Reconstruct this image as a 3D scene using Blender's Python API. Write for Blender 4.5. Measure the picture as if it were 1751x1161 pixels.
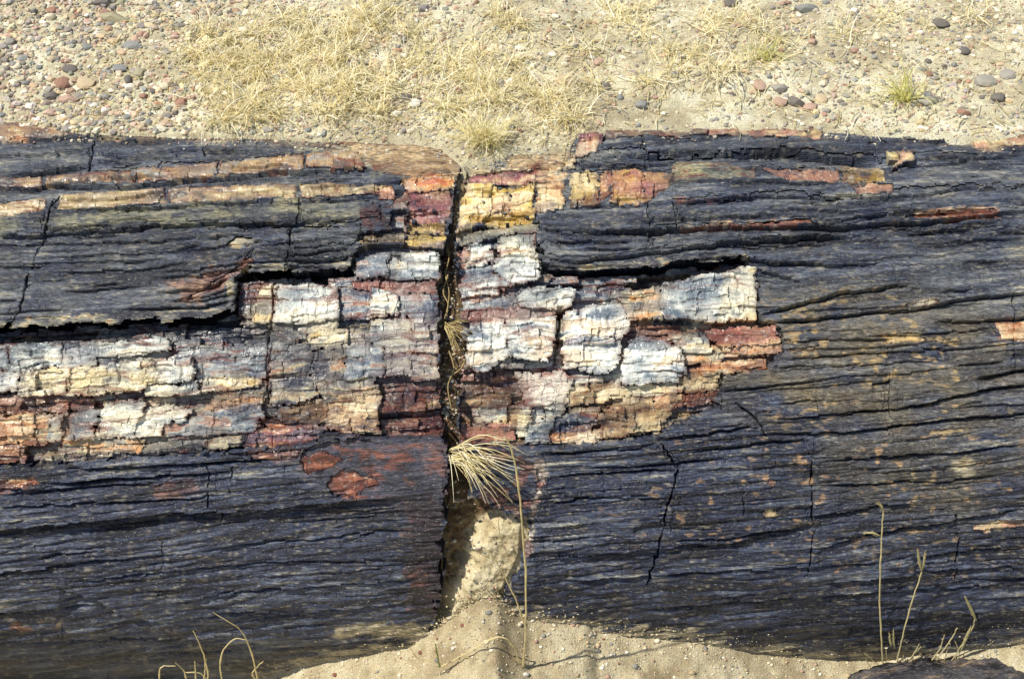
import bpy, math, random
import numpy as np

for o in list(bpy.data.objects):
    bpy.data.objects.remove(o, do_unlink=True)
rad = math.radians
scene = bpy.context.scene
COL = scene.collection

# ------------------------------------------------------------------ camera
IW, IH, FPX = 1751.0, 1161.0, 2100.0
R, AXZ, DIST, ELEV = 0.55, 0.22, 2.29, rad(42.0)
PITCH = ELEV - math.atan(69.5 / FPX)
CAM = np.array([0.0, -DIST * math.cos(ELEV), AXZ + DIST * math.sin(ELEV)])
FWD = np.array([0.0, math.cos(PITCH), -math.sin(PITCH)])
UPV = np.array([0.0, math.sin(PITCH), math.cos(PITCH)])
cd = bpy.data.cameras.new('camera')
cam = bpy.data.objects.new('camera', cd)
COL.objects.link(cam)
cam.location = CAM
cam.rotation_euler = (math.pi / 2 - PITCH, 0, 0)
cd.sensor_fit = 'HORIZONTAL'
cd.sensor_width = 36.0
cd.lens = 36.0 * FPX / IW
cd.clip_start = 0.05
cd.clip_end = 500
scene.camera = cam

# ------------------------------------------------------------------ sky and sun
SUN = np.array([-0.50, -0.13, 0.85]); SUN = SUN / np.linalg.norm(SUN)
w = bpy.data.worlds.new('World'); scene.world = w
w.use_nodes = True
nt = w.node_tree
bg = nt.nodes['Background']
sky = nt.nodes.new('ShaderNodeTexSky')
sky.sky_type = 'NISHITA'; sky.sun_disc = False
sky.sun_elevation = math.asin(SUN[2])
sky.sun_rotation = math.atan2(SUN[0], SUN[1])
nt.links.new(sky.outputs[0], bg.inputs[0])
bg.inputs[1].default_value = 0.092
sl = bpy.data.lights.new('sun', 'SUN')
sl.energy = 5.0; sl.angle = rad(0.55); sl.color = (1.0, 0.945, 0.83)
so = bpy.data.objects.new('sun', sl); COL.objects.link(so)
from mathutils import Vector
so.rotation_euler = Vector((-SUN).tolist()).to_track_quat('-Z', 'Y').to_euler()
so.location = (-3, 0, 6)
vs = scene.view_settings
vs.view_transform = 'Standard'; vs.look = 'None'; vs.gamma = 1.0; vs.exposure = 0.13
vs.use_curve_mapping = False

# ------------------------------------------------------------------ helpers
def lin(c):
    c = np.asarray(c, float) / 255.0
    return np.where(c <= 0.04045, c / 12.92, ((c + 0.055) / 1.055) ** 2.4)

def tag(o, label=None, cat=None, group=None, kind=None):
    if label: o['label'] = label
    if cat: o['category'] = cat
    if group: o['group'] = group
    if kind: o['kind'] = kind
    return o

def make_mesh(name, V, Q, col=None, tris=False, smooth=True, mats=None):
    """V (n,3), Q (m,3|4) -> mesh datablock"""
    V = np.ascontiguousarray(V, np.float32); Q = np.ascontiguousarray(Q, np.int32)
    k = Q.shape[1]
    me = bpy.data.meshes.new(name)
    me.vertices.add(len(V)); me.vertices.foreach_set('co', V.ravel())
    me.loops.add(Q.size); me.loops.foreach_set('vertex_index', Q.ravel())
    me.polygons.add(len(Q))
    me.polygons.foreach_set('loop_start', np.arange(0, Q.size, k, dtype=np.int32))
    me.polygons.foreach_set('use_smooth', np.full(len(Q), smooth, bool))
    me.update(calc_edges=True)
    if col is not None:
        a = me.color_attributes.new('Col', 'FLOAT_COLOR', 'POINT')
        c4 = np.ones((len(V), 4), np.float32); c4[:, :3] = col
        a.data.foreach_set('color', c4.ravel())
    if mats: me.materials.append(mats)
    return me

def link(name, me, parent=None):
    o = bpy.data.objects.new(name, me); COL.objects.link(o)
    if parent is not None: o.parent = parent
    return o

def empty(name, loc=(0, 0, 0)):
    o = bpy.data.objects.new(name, None); COL.objects.link(o)
    o.location = loc; o.empty_display_size = 0.1
    return o

def hsh(ix, iy, seed):
    ix = ix.astype(np.int64); iy = iy.astype(np.int64)
    h = (ix * 374761393 + iy * 668265263 + seed * 1442695041) & 0xffffffff
    h = ((h ^ (h >> 13)) * 1274126177) & 0xffffffff
    h = ((h ^ (h >> 15)) * 2246822519) & 0xffffffff
    return ((h ^ (h >> 16)) & 0xffffff).astype(np.float64) / 16777215.0

def vn(x, y, seed=0):
    x = np.asarray(x, float); y = np.asarray(y, float)
    ix = np.floor(x); iy = np.floor(y)
    fx = x - ix; fy = y - iy
    fx = fx * fx * (3 - 2 * fx); fy = fy * fy * (3 - 2 * fy)
    a = hsh(ix, iy, seed); b = hsh(ix + 1, iy, seed)
    c = hsh(ix, iy + 1, seed); d = hsh(ix + 1, iy + 1, seed)
    return (a + (b - a) * fx) * (1 - fy) + (c + (d - c) * fx) * fy

def fbm(x, y, seed=0, n=3):
    s = 0; a = 1; t = 0
    for i in range(n):
        s = s + a * vn(x * 2 ** i, y * 2 ** i, seed + 17 * i); t += a; a *= 0.5
    return s / t

def worley(x, y, seed):
    """returns (F1, facet height) with random tilt in every cell"""
    ix = np.floor(x); iy = np.floor(y)
    best = np.full(x.shape, 9.0); fac = np.zeros(x.shape)
    for dx in (-1, 0, 1):
        for dy in (-1, 0, 1):
            cx = ix + dx; cy = iy + dy
            px = cx + hsh(cx, cy, seed); py = cy + hsh(cx, cy, seed + 5)
            ex = x - px; ey = y - py
            d = ex * ex + ey * ey
            m = d < best
            best = np.where(m, d, best)
            gx = hsh(cx, cy, seed + 9) - 0.5; gy = hsh(cx, cy, seed + 11) - 0.5
            fac = np.where(m, gx * ex + gy * ey + (hsh(cx, cy, seed + 13) - 0.5) * 0.5, fac)
    return np.sqrt(best), fac

def cell_rand(x, y, seed):
    ix = np.floor(x); iy = np.floor(y)
    best = np.full(x.shape, 9.0); a = np.zeros(x.shape); b = np.zeros(x.shape)
    for dx in (-1, 0, 1):
        for dy in (-1, 0, 1):
            cx = ix + dx; cy = iy + dy
            d = (x - cx - hsh(cx, cy, seed)) ** 2 + (y - cy - hsh(cx, cy, seed + 5)) ** 2
            m = d < best; best = np.where(m, d, best)
            a = np.where(m, hsh(cx, cy, seed + 9) - .5, a); b = np.where(m, hsh(cx, cy, seed + 11) - .5, b)
    return a, b

def bricks(u, v, w, h, seed):
    row = np.floor(v / h); fy = v / h - row - .5
    wr = w * (.6 + .8 * hsh(row, row * 0, seed)); x = u / wr + 37 * hsh(row, row * 0 + 1, seed)
    c = np.floor(x); fx = x - c - .5
    r = hsh(c, row, seed + 2) - .5
    return r, fx * (hsh(c, row, seed + 3) - .5) + fy * (hsh(c, row, seed + 4) - .5)

def project(P):
    r = P - CAM
    dep = r @ FWD
    return IW / 2 + FPX * r[..., 0] / dep, IH / 2 - FPX * (r @ UPV) / dep

def ray(u, v):
    u = np.asarray(u, float); v = np.asarray(v, float)
    d = FWD[None, :] + ((u - IW / 2) / FPX)[..., None] * np.array([1.0, 0, 0]) - ((v - IH / 2) / FPX)[..., None] * UPV
    return d / np.linalg.norm(d, axis=-1, keepdims=True)

def on_log(u, v, d=0.0):
    """point where the pixel's ray meets the log surface raised by d"""
    u = np.atleast_1d(np.asarray(u, float)); v = np.atleast_1d(np.asarray(v, float))
    D = ray(u, v); rr = R + np.asarray(d)
    oy, oz = CAM[1], CAM[2] - AXZ
    a = D[:, 1] ** 2 + D[:, 2] ** 2
    b = oy * D[:, 1] + oz * D[:, 2]
    c = oy * oy + oz * oz - rr * rr
    q = np.maximum(b * b - a * c, 0)
    t = (-b - np.sqrt(q)) / a
    return CAM + D * t[:, None]

def in_poly(px, py, poly):
    n = len(poly); ins = np.zeros(px.shape, bool)
    j = n - 1
    for i in range(n):
        xi, yi = poly[i]; xj, yj = poly[j]
        if yi != yj:
            c = ((yi > py) != (yj > py)) & (px < (xj - xi) * (py - yi) / (yj - yi) + xi)
            ins ^= c
        j = i
    return ins

def tube(points, rads, sides=5):
    """swept tube through points; returns V, Q"""
    P = np.asarray(points, float); n = len(P)
    T = np.gradient(P, axis=0); T /= np.linalg.norm(T, axis=1, keepdims=True) + 1e-12
    ref = np.array([0.31, 0.52, 0.79])
    A = np.cross(T, ref); A /= np.linalg.norm(A, axis=1, keepdims=True) + 1e-12
    B = np.cross(T, A)
    rads = np.broadcast_to(np.asarray(rads, float), (n,))
    ang = np.arange(sides) * 2 * math.pi / sides
    V = P[:, None, :] + rads[:, None, None] * (np.cos(ang)[None, :, None] * A[:, None, :] + np.sin(ang)[None, :, None] * B[:, None, :])
    i = np.arange(n - 1)[:, None] * sides; k = np.arange(sides)[None, :]; k2 = (k + 1) % sides
    Q = np.stack([i + k, i + k2, i + sides + k2, i + sides + k], -1).reshape(-1, 4)
    return V.reshape(-1, 3), Q

def spline(pts, n=12):
    pts = np.asarray(pts, float); m = len(pts)
    if m == 2:
        t = np.linspace(0, 1, n)[:, None]; return pts[0] * (1 - t) + pts[1] * t
    ext = np.vstack([2 * pts[0] - pts[1], pts, 2 * pts[-1] - pts[-2]])
    out = []
    for t in np.linspace(0, m - 1, n):
        i = min(int(t), m - 2); f = t - i
        p0, p1, p2, p3 = ext[i:i + 4]
        out.append(0.5 * (2 * p1 + (p2 - p0) * f + (2 * p0 - 5 * p1 + 4 * p2 - p3) * f * f + (3 * p1 - p0 - 3 * p2 + p3) * f ** 3))
    return np.array(out)

# ------------------------------------------------------------------ materials
def mat_attr(name, rough=0.5, rvar=0.15, nscale=300.0, amt=0.35, bump=0.3, bdist=0.002, stretch=(1, 1, 1), spec=0.5, speck=None, crisp=0.2):
    m = bpy.data.materials.new(name); m.use_nodes = True
    t = m.node_tree; N = t.nodes; Lk = t.links
    b = N['Principled BSDF']
    at = N.new('ShaderNodeAttribute'); at.attribute_name = 'Col'
    tc = N.new('ShaderNodeTexCoord')
    mp = N.new('ShaderNodeMapping'); mp.inputs['Scale'].default_value = stretch
    Lk.new(tc.outputs['Object'], mp.inputs[0])
    n1 = N.new('ShaderNodeTexNoise'); n1.inputs['Scale'].default_value = nscale; n1.inputs['Detail'].default_value = 4; n1.inputs['Roughness'].default_value = 0.65
    Lk.new(mp.outputs[0], n1.inputs['Vector'])
    rm = N.new('ShaderNodeMapRange')
    rm.inputs['From Min'].default_value = 0.5 - crisp; rm.inputs['From Max'].default_value = 0.5 + crisp
    rm.inputs['To Min'].default_value = 1 - amt; rm.inputs['To Max'].default_value = 1 + amt
    Lk.new(n1.outputs['Fac'], rm.inputs['Value'])
    mul = N.new('ShaderNodeVectorMath'); mul.operation = 'SCALE'
    Lk.new(at.outputs['Color'], mul.inputs[0]); Lk.new(rm.outputs[0], mul.inputs['Scale'])
    outc = mul.outputs[0]
    if speck:
        for (sc_, st_, lo, hi, colr, amt_) in speck:
            m2 = N.new('ShaderNodeMapping'); m2.inputs['Scale'].default_value = st_; Lk.new(tc.outputs['Object'], m2.inputs[0])
            n3 = N.new('ShaderNodeTexNoise'); n3.inputs['Scale'].default_value = sc_; n3.inputs['Detail'].default_value = 3; n3.inputs['Roughness'].default_value = .7
            Lk.new(m2.outputs[0], n3.inputs['Vector'])
            r3 = N.new('ShaderNodeMapRange'); r3.inputs['From Min'].default_value = lo; r3.inputs['From Max'].default_value = hi; r3.inputs['To Max'].default_value = amt_
            Lk.new(n3.outputs['Fac'], r3.inputs['Value'])
            mx = N.new('ShaderNodeMix'); mx.data_type = 'RGBA'; Lk.new(r3.outputs[0], mx.inputs['Factor']); Lk.new(outc, mx.inputs['A']); mx.inputs['B'].default_value = (*colr, 1)
            outc = mx.outputs['Result']
    Lk.new(outc, b.inputs['Base Color'])
    n2 = N.new('ShaderNodeTexNoise'); n2.inputs['Scale'].default_value = nscale * 0.35; n2.inputs['Detail'].default_value = 3
    Lk.new(mp.outputs[0], n2.inputs['Vector'])
    r2 = N.new('ShaderNodeMapRange')
    r2.inputs['From Min'].default_value = 0.3; r2.inputs['From Max'].default_value = 0.7
    r2.inputs['To Min'].default_value = max(0.05, rough - rvar); r2.inputs['To Max'].default_value = min(1, rough + rvar)
    Lk.new(n2.outputs['Fac'], r2.inputs['Value']); Lk.new(r2.outputs[0], b.inputs['Roughness'])
    bp = N.new('ShaderNodeBump'); bp.inputs['Strength'].default_value = bump; bp.inputs['Distance'].default_value = bdist
    Lk.new(n1.outputs['Fac'], bp.inputs['Height']); Lk.new(bp.outputs[0], b.inputs['Normal'])
    b.inputs['Specular IOR Level'].default_value = spec
    return m

def mat_plain(name, c, rough=0.7, nscale=60.0, amt=0.25, bump=0.2, c2=None, bdist=0.002, spec=0.4):
    m = bpy.data.materials.new(name); m.use_nodes = True
    t = m.node_tree; N = t.nodes; Lk = t.links
    b = N['Principled BSDF']; b.inputs['Roughness'].default_value = rough
    b.inputs['Specular IOR Level'].default_value = spec
    tc = N.new('ShaderNodeTexCoord')
    n1 = N.new('ShaderNodeTexNoise'); n1.inputs['Scale'].default_value = nscale; n1.inputs['Detail'].default_value = 4
    Lk.new(tc.outputs['Object'], n1.inputs['Vector'])
    cr = N.new('ShaderNodeValToRGB')
    c = np.asarray(c, float); lo = c * (1 - amt); hi = (np.asarray(c2) if c2 is not None else np.clip(c * (1 + amt), 0, 1))
    cr.color_ramp.elements[0].position = 0.3; cr.color_ramp.elements[0].color = (*lo, 1)
    cr.color_ramp.elements[1].position = 0.7; cr.color_ramp.elements[1].color = (*hi, 1)
    Lk.new(n1.outputs['Fac'], cr.inputs[0]); Lk.new(cr.outputs[0], b.inputs['Base Color'])
    bp = N.new('ShaderNodeBump'); bp.inputs['Strength'].default_value = bump; bp.inputs['Distance'].default_value = bdist
    Lk.new(n1.outputs['Fac'], bp.inputs['Height']); Lk.new(bp.outputs[0], b.inputs['Normal'])
    return m

M_WOOD = mat_attr('silicified_wood', 0.45, 0.15, 620.0, 0.75, 1.0, 0.0024, (0.15, 1, 1), spec=0.5, crisp=.14, speck=[(700.0, (.30, 1, 1), .60, .68, tuple(lin((186, 182, 168))), .6), (330.0, (.10, 1, 1), .58, .70, tuple(lin((18, 18, 26))), .75)])  # pale speck layer paints tiny white glints into the wood colour
M_AGATE = mat_attr('agate', 0.45, 0.15, 420.0, 0.22, 0.22, 0.0006, (0.7, 1, 1), spec=0.55, speck=[(260.0, (.5, 1, 1), .60, .72, tuple(lin((58, 56, 64))), .6), (150.0, (.22, 1, 1), .61, .70, tuple(lin((128, 74, 52))), .45)])
M_SED = mat_attr('sediment', 0.95, 0.05, 420.0, 0.40, 0.8, 0.003, spec=0.15, speck=[(420.0, (1, 1, 1), .62, .70, tuple(lin((110, 92, 70))), .6)])
M_GRAVEL = mat_attr('gravel', 0.75, 0.15, 220.0, 0.22, 0.3, 0.001, spec=0.3)
M_STRAW = mat_attr('dry_straw', 0.7, 0.1, 120.0, 0.2, 0.1, 0.001, spec=0.3)

def add_translucency(m, f=.4):
    t = m.node_tree; N = t.nodes; L_ = t.links
    b = N['Principled BSDF']; out = N['Material Output']
    tr = N.new('ShaderNodeBsdfTranslucent'); mx = N.new('ShaderNodeMixShader'); mx.inputs[0].default_value = f
    L_.new(b.inputs['Base Color'].links[0].from_socket, tr.inputs['Color'])
    L_.new(b.outputs[0], mx.inputs[1]); L_.new(tr.outputs[0], mx.inputs[2]); L_.new(mx.outputs[0], out.inputs['Surface'])
add_translucency(M_STRAW)

# ------------------------------------------------------------------ log grid
XS = np.concatenate([-np.geomspace(3.2, 0.90, 46)[:-1], np.arange(-0.90, 0.9001, 0.00155), np.geomspace(0.90, 3.2, 46)[1:]])
ph = [rad(99.0)]
while ph[-1] > rad(-45):
    p = ph[-1]
    n = np.array([0, -math.cos(p), math.sin(p)])
    P0 = np.array([0, 0, AXZ]) + R * n
    vd = CAM - P0; dist = np.linalg.norm(vd); vd /= dist
    cs = max(float(n @ vd), 0.33)
    ph.append(p - min(1.75 / FPX * dist / (R * cs), 0.02))
PH = np.array(ph)
NX, NP = len(XS), len(PH)
NRM = np.stack([np.zeros(NP), -np.cos(PH), np.sin(PH)], -1)          # per row
X2, _ = np.meshgrid(XS, PH)                                         # (NP,NX)
def surf(d):
    rr = R + d
    return np.stack([X2, rr * NRM[:, 1][:, None], AXZ + rr * NRM[:, 2][:, None]], -1)

BASE_LOW = 0.0
U0, V0 = project(surf(np.zeros((NP, NX))))

# --- traced outlines, in photo pixels --------------------------------------
QZ_L = [(-60,594),(30,590),(300,574),(400,560),(404,488),(420,476),(500,474),(606,470),(608,425),(760,424),(752,640),(760,742),(640,748),(550,735),(500,762),(415,768),(250,780),(-60,800)]
QZ_R = [(785,395),(920,388),(928,470),(936,480),(1010,482),(1130,476),(1240,462),(1292,458),(1296,548),(1335,562),(1338,602),(1310,632),(1235,642),(1228,692),(1125,742),(1025,758),(925,762),(785,762)]
RECESS_L = [(-60,556),(30,552),(150,542),(388,530),(392,458),(500,460),(606,448),(608,482),(560,494),(470,492),(440,490),(414,560),(330,578),(295,580),(150,588),(30,596),(-60,600)]
RECESS_R = [(926,458),(1010,458),(1130,450),(1240,440),(1288,444),(1262,464),(1225,478),(1120,494),(1060,502),(980,506),(950,498)]
REDDARK = [(652,655),(755,648),(760,742),(700,742),(645,738)]
BROWNCOL = [(792,640),(862,634),(892,640),(888,700),(872,720),(800,722),(790,690)]
SMOOTH = [(518,768),(560,752),(640,748),(755,742),(760,850),(752,900),(730,880),(690,858),(610,850),(560,830),(520,806)]

# crack between the two logs
CRK_L = [(200,800),(280,792),(300,786),(330,778),(375,769),(400,762),(430,757),(480,751),(560,749),(640,752),(740,759),(800,766),(870,758),(950,753),(1045,748),(1075,736),(1200,730)]
CRK_R = [(200,804),(280,800),(300,798),(330,793),(370,785),(400,779),(430,775),(480,786),(560,792),(610,797),(650,786),(740,784),(775,788),(800,796),(850,812),(885,868),(880,905),(930,905),(960,898),(1010,872),(1050,842),(1075,835),(1200,830)]
cl = np.array(sorted(CRK_L)); 
CRK_R2 = [(200,804),(280,800),(300,798),(330,793),(370,785),(400,779),(430,775),(480,786),(560,792),(610,797),(650,786),(740,784),(775,788),(800,797),(850,806),(880,880),(890,905),(960,898),(1010,872),(1050,842),(1075,835),(1200,830)]
cr_ = np.array(CRK_R2, float); cl = np.array(CRK_L, float)

def jitter(u, v, a=1.0):
    wu = (fbm(u / 26, v / 22, 71, 3) - 0.5) * 13 * a
    wv = (fbm(u / 34, v / 12, 72, 3) - 0.5) * 8 * a
    wu2, wv2 = cell_rand(u / 13, v / 8, 73)
    return u + wu + wu2 * 9 * a, v + wv + wv2 * 5 * a

def grain_coords(u, v):
    sl = 0.03 + 0.065 * np.clip((v - 220) / 700, 0, 1)
    W = v + sl * (u - 875) + (fbm(u / 520, v / 200, 3, 2) - 0.5) * 30 + (fbm(u / 160, v / 70, 4, 2) - 0.5) * 4
    return u, W

# ledges: polyline (u,v), step height mm, fade length px (the surface below the line is set back)
LEDGES = [
 ([(-40,244),(60,241),(165,236),(300,241)],4,14), ([(-40,269),(100,263),(160,258)],4,10), ([(10,298),(110,291),(158,279)],6,10),
 ([(200,262),(330,257),(480,262)],3,10),
 ([(-40,320),(75,318),(250,312),(360,304),(480,293),(625,290)],8,14), ([(60,356),(240,354),(380,346),(510,338)],4,10),
 ([(-40,402),(85,398),(270,386),(500,381),(620,372)],7,16), ([(-40,416),(120,414),(300,411),(480,395)],4,12), ([(60,440),(200,433),(330,428),(440,414)],4,10),
 ([(0,448),(170,447),(300,440)],4,9), ([(80,466),(240,459),(330,447)],4,9),([(160,486),(205,483)],4,8),([(-20,540),(60,534),(130,533)],4,10),([(215,537),(330,530),(400,526)],4,9),
 ([(0,514),(30,513)],3,8),([(270,500),(330,495),(395,480)],5,10),([(300,515),(405,500)],4,9),
 ([(492,440),(600,427)],6,10),([(500,452),(600,444)],7,12),
 # lower left
 ([(-40,790),(120,782),(260,776),(420,768)],8,16), ([(115,800),(200,802),(260,797),(390,790),(480,785)],9,16), ([(70,829),(200,822),(300,815),(400,806)],8,18),
 ([(-40,842),(100,838),(260,832)],5,14), ([(-40,868),(120,866),(260,858),(380,850)],5,14), ([(-60,912),(100,898),(255,884),(330,882),(480,868),(620,853),(720,848)],17,48),
 ([(-40,985),(140,968),(300,950)],5,22), ([(100,1010),(165,1030),(215,1058),(270,1066)],11,30), ([(-40,1052),(90,1045),(150,1042)],5,18), ([(300,1030),(480,1008),(600,1000),(720,990)],5,22),
 ([(260,1062),(420,1050),(560,1045),(680,1035)],5,20), ([(-40,1100),(160,1098),(400,1090)],5,20),([(200,1128),(420,1118)],5,16),
 ([(350,940),(520,925),(700,905)],4,18),([(120,1000),(330,975),(520,960),(700,955)],4,18),
 # right top
 ([(990,268),(1100,264),(1300,262),(1400,266),(1520,268)],9,14), ([(1250,262),(1340,261),(1510,272)],9,12), ([(1520,282),(1640,272),(1751,262)],5,10),([(1150,312),(1320,312),(1440,315)],4,10),
 ([(1148,347),(1300,338),(1530,332),(1660,322),(1790,318)],6,10), ([(1400,372),(1560,362),(1700,360)],6,8),
 ([(925,398),(1050,394),(1160,390),(1330,386),(1530,380),(1720,366),(1790,360)],11,20), ([(940,420),(1010,412),(1090,410)],5,10), ([(1000,428),(1090,424)],5,9), ([(925,448),(985,455),(1030,446),(1160,428),(1280,412),(1400,402),(1470,394)],10,16),
 ([(1160,455),(1240,448),(1300,446),(1420,452),(1520,448)],7,12), ([(1290,462),(1350,470),(1372,480)],5,10),
 ([(1296,540),(1390,512),(1440,500),(1500,494),(1556,486)],9,18), ([(1300,556),(1340,550),(1440,538),(1560,528),(1640,512),(1790,498)],10,16), ([(1600,548),(1700,546),(1790,540)],6,10),
 ([(1340,585),(1420,580),(1530,578)],4,9), ([(1340,614),(1440,608),(1520,598),(1640,596),(1751,588)],5,10), ([(1230,668),(1330,655),(1430,645)],5,12), ([(1490,656),(1526,646)],8,12), ([(1630,624),(1720,618)],6,10),
 ([(1670,645),(1735,636),(1790,632)],11,16), ([(1520,702),(1640,676),(1700,664),(1790,655)],9,18), ([(1330,716),(1440,708),(1525,698)],5,12), ([(1300,744),(1430,740),(1530,728),(1660,715),(1790,705)],9,18), ([(1125,748),(1200,742),(1300,730)],7,14),
 ([(920,772),(1020,770),(1120,760)],5,12),
 ([(1000,800),(1130,792),(1250,785)],5,14), ([(940,815),(1060,806),(1160,802)],6,14), ([(1170,775),(1300,760),(1390,752)],5,14), ([(1400,790),(1560,778),(1751,762)],6,16), ([(1390,832),(1560,825),(1720,812)],5,14),
 ([(930,860),(1030,850),(1120,848)],5,14), ([(915,960),(1040,946),(1130,938),(1260,926),(1390,898)],11,32), ([(1390,885),(1490,870),(1560,862)],6,16), ([(1400,940),(1480,920),(1560,905),(1640,890),(1751,868)],8,22), ([(1560,960),(1660,945),(1751,935)],6,26),
 ([(900,1000),(1100,985),(1300,975),(1500,965)],5,22), ([(1100,1045),(1300,1030),(1500,1020),(1751,1000)],5,22), ([(1150,925),(1380,905)],4,14),([(1400,1000),(1560,985),(1751,970)],6,24),
]
rg = random.Random(11)
for i in range(720):
    u0 = rg.uniform(-120, 1870); v0 = rg.uniform(235, 1150)
    L = rg.choice([40, 60, 90, 130, 200, 260]) * rg.uniform(0.7, 1.3)
    sl_ = -(0.03 + 0.065 * min(1, max(0, (v0 - 220) / 700)))
    pts = []; vv = v0
    for k in range(5):
        pts.append((u0 + L * k / 4, vv)); vv += sl_ * L / 4 + rg.uniform(-1.3, 1.3)
    LEDGES.append((pts, rg.choice([1.2, 1.6, 2.2, 3.0, 4.2]) * (1 if v0 < 720 else .5), rg.uniform(5, 16) * (1 if v0 < 720 else .6)))

# vertical cracks (pixels), half width px, depth mm
CRACKS = [
 ([(101,335),(88,350),(79,385),(70,412),(50,455),(41,500),(31,570)],3.2,14), ([(163,238),(158,262),(152,292)],3,9), ([(511,335),(507,382)],2,8), ([(497,385),(494,430),(490,475)],2.6,10),
 ([(474,490),(467,560),(461,605),(459,690)],3.4,16), ([(1105,256),(1106,292)],2.2,9), ([(1110,350),(1113,388),(1117,425)],2.2,9), ([(1150,346),(1160,392)],2,8),
 ([(958,532),(954,560),(951,590),(949,625)],5.5,30), ([(1130,758),(1148,785),(1160,805),(1150,840),(1136,890),(1126,940),(1106,1002)],3.4,20), ([(1385,768),(1389,830),(1392,900),(1388,950),(1378,988)],2.6,14),
 ([(1256,688),(1285,708),(1300,728),(1312,748)],5,16), ([(1522,596),(1521,660),(1520,745)],1.6,6), ([(1634,880),(1640,915),(1637,1000)],2.6,14), ([(355,790),(354,870)],2,9), ([(393,798),(391,845)],2,8), ([(376,885),(377,905)],2,8),
 ([(1270,835),(1274,882)],1.8,6), ([(78,385),(90,338)],2.4,10), ([(275,930),(278,990)],1.8,6),([(1735,500),(1738,640)],2.5,9),([(1245,300),(1246,330)],1.5,5),([(1232,640),(1232,700)],2,6),([(1395,650),(1396,700)],1.5,5),
]

def ledge_field(u, v, W):
    out = np.zeros(u.shape)
    ju = (fbm(u / 110, v / 60, 41, 3) - 0.5)
    st, _ = cell_rand(u / 34, v / 26, 43)
    vj = v + ju * 7 + st * 4.5 + (fbm(u / 16, v / 60, 42, 2) - 0.5) * 2.0
    for pts, H, L in LEDGES:
        p = np.array(pts, float)
        m = (u > p[0, 0]) & (u < p[-1, 0]) & (v > p[:, 1].min() - 16) & (v < p[:, 1].max() + 4.5 * L)
        idx = np.nonzero(m.ravel())[0]
        if len(idx) == 0: continue
        uu = u.ravel()[idx]; vv = vj.ravel()[idx]
        dv = vv - np.interp(uu, p[:, 0], p[:, 1])
        Lu = p[-1, 0] - p[0, 0]
        f = (uu - p[0, 0]) / Lu
        tap = np.clip(np.minimum(f, 1 - f) * 5, 0, 1) ** 0.6
        sm = np.clip((dv + 1.5) / 3.0, 0, 1); sm = sm * sm * (3 - 2 * sm)
        c = -sm * np.exp(-np.maximum(dv, 0) / L) + (1 - sm) * 0.18 * np.exp(np.minimum(dv, 0) / 6)
        c = c * H - min(H * .9, 5.5) * np.exp(-((dv - 1.2) / 2.1) ** 2)
        np.add.at(out.ravel(), idx, c * tap)
    return out

def crack_field(u, v):
    out = np.zeros(u.shape).ravel()
    uj = u + (fbm(u / 9, v / 14, 51, 2) - 0.5) * 9
    ur = uj.ravel(); vr = v.ravel()
    off_ = np.zeros(out.shape)
    for pts, hw0, dep in CRACKS:
        p = np.array(sorted(pts, key=lambda q: q[1]), float)
        idx = np.nonzero((vr > p[0, 1]) & (vr < p[-1, 1]) & (ur > p[:, 0].min() - 12) & (ur < p[:, 0].max() + 12))[0]
        if len(idx) == 0: continue
        du = np.abs(ur[idx] - np.interp(vr[idx], p[:, 1], p[:, 0]))
        sgn = np.sign(ur[idx] - np.interp(vr[idx], p[:, 1], p[:, 0])); off_[idx] += sgn * 1.1 * np.exp(-du / 30) * np.sin((vr[idx] - p[0, 1]) / (p[-1, 1] - p[0, 1]) * math.pi)
        hw = hw0 * (.35 + 1.0 * vn(vr[idx] / 22, vr[idx] * 0 + 3, 54))
        out[idx] = np.minimum(out[idx], -dep * np.clip(1.25 - du / (hw * .46), 0, 1) * (.55 + .9 * np.clip(vn(vr[idx] / 17, vr[idx] * 0, 53), 0, .5)))
    return (out + off_).reshape(u.shape)

def blur(a, n):
    for _ in range(3):
        c = np.cumsum(np.pad(a, ((n + 1, n), (0, 0)), 'edge'), 0); a = (c[2 * n + 1:] - c[:-2 * n - 1]) / (2 * n + 1)
        c = np.cumsum(np.pad(a, ((0, 0), (n + 1, n)), 'edge'), 1); a = (c[:, 2 * n + 1:] - c[:, :-2 * n - 1]) / (2 * n + 1)
    return a

def zone_d(u, v):
    d = np.zeros(u.shape)
    def setp(poly, val, a=1.0):
        ju, jv = jitter(u, v, a)
        d[in_poly(ju, jv, poly)] = val
    setp(QZ_L, -32); setp(QZ_R, -29); setp(RECESS_L, -50, 1.3); setp(RECESS_R, -49, 1.3)
    setp(SMOOTH, -6); setp(REDDARK, -39); setp(BROWNCOL, -38)
    # lower bodies a little back
    low = np.clip((v - 770) / 40, 0, 1) * -7
    d = np.where(d == 0, low, d)
    return d

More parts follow.
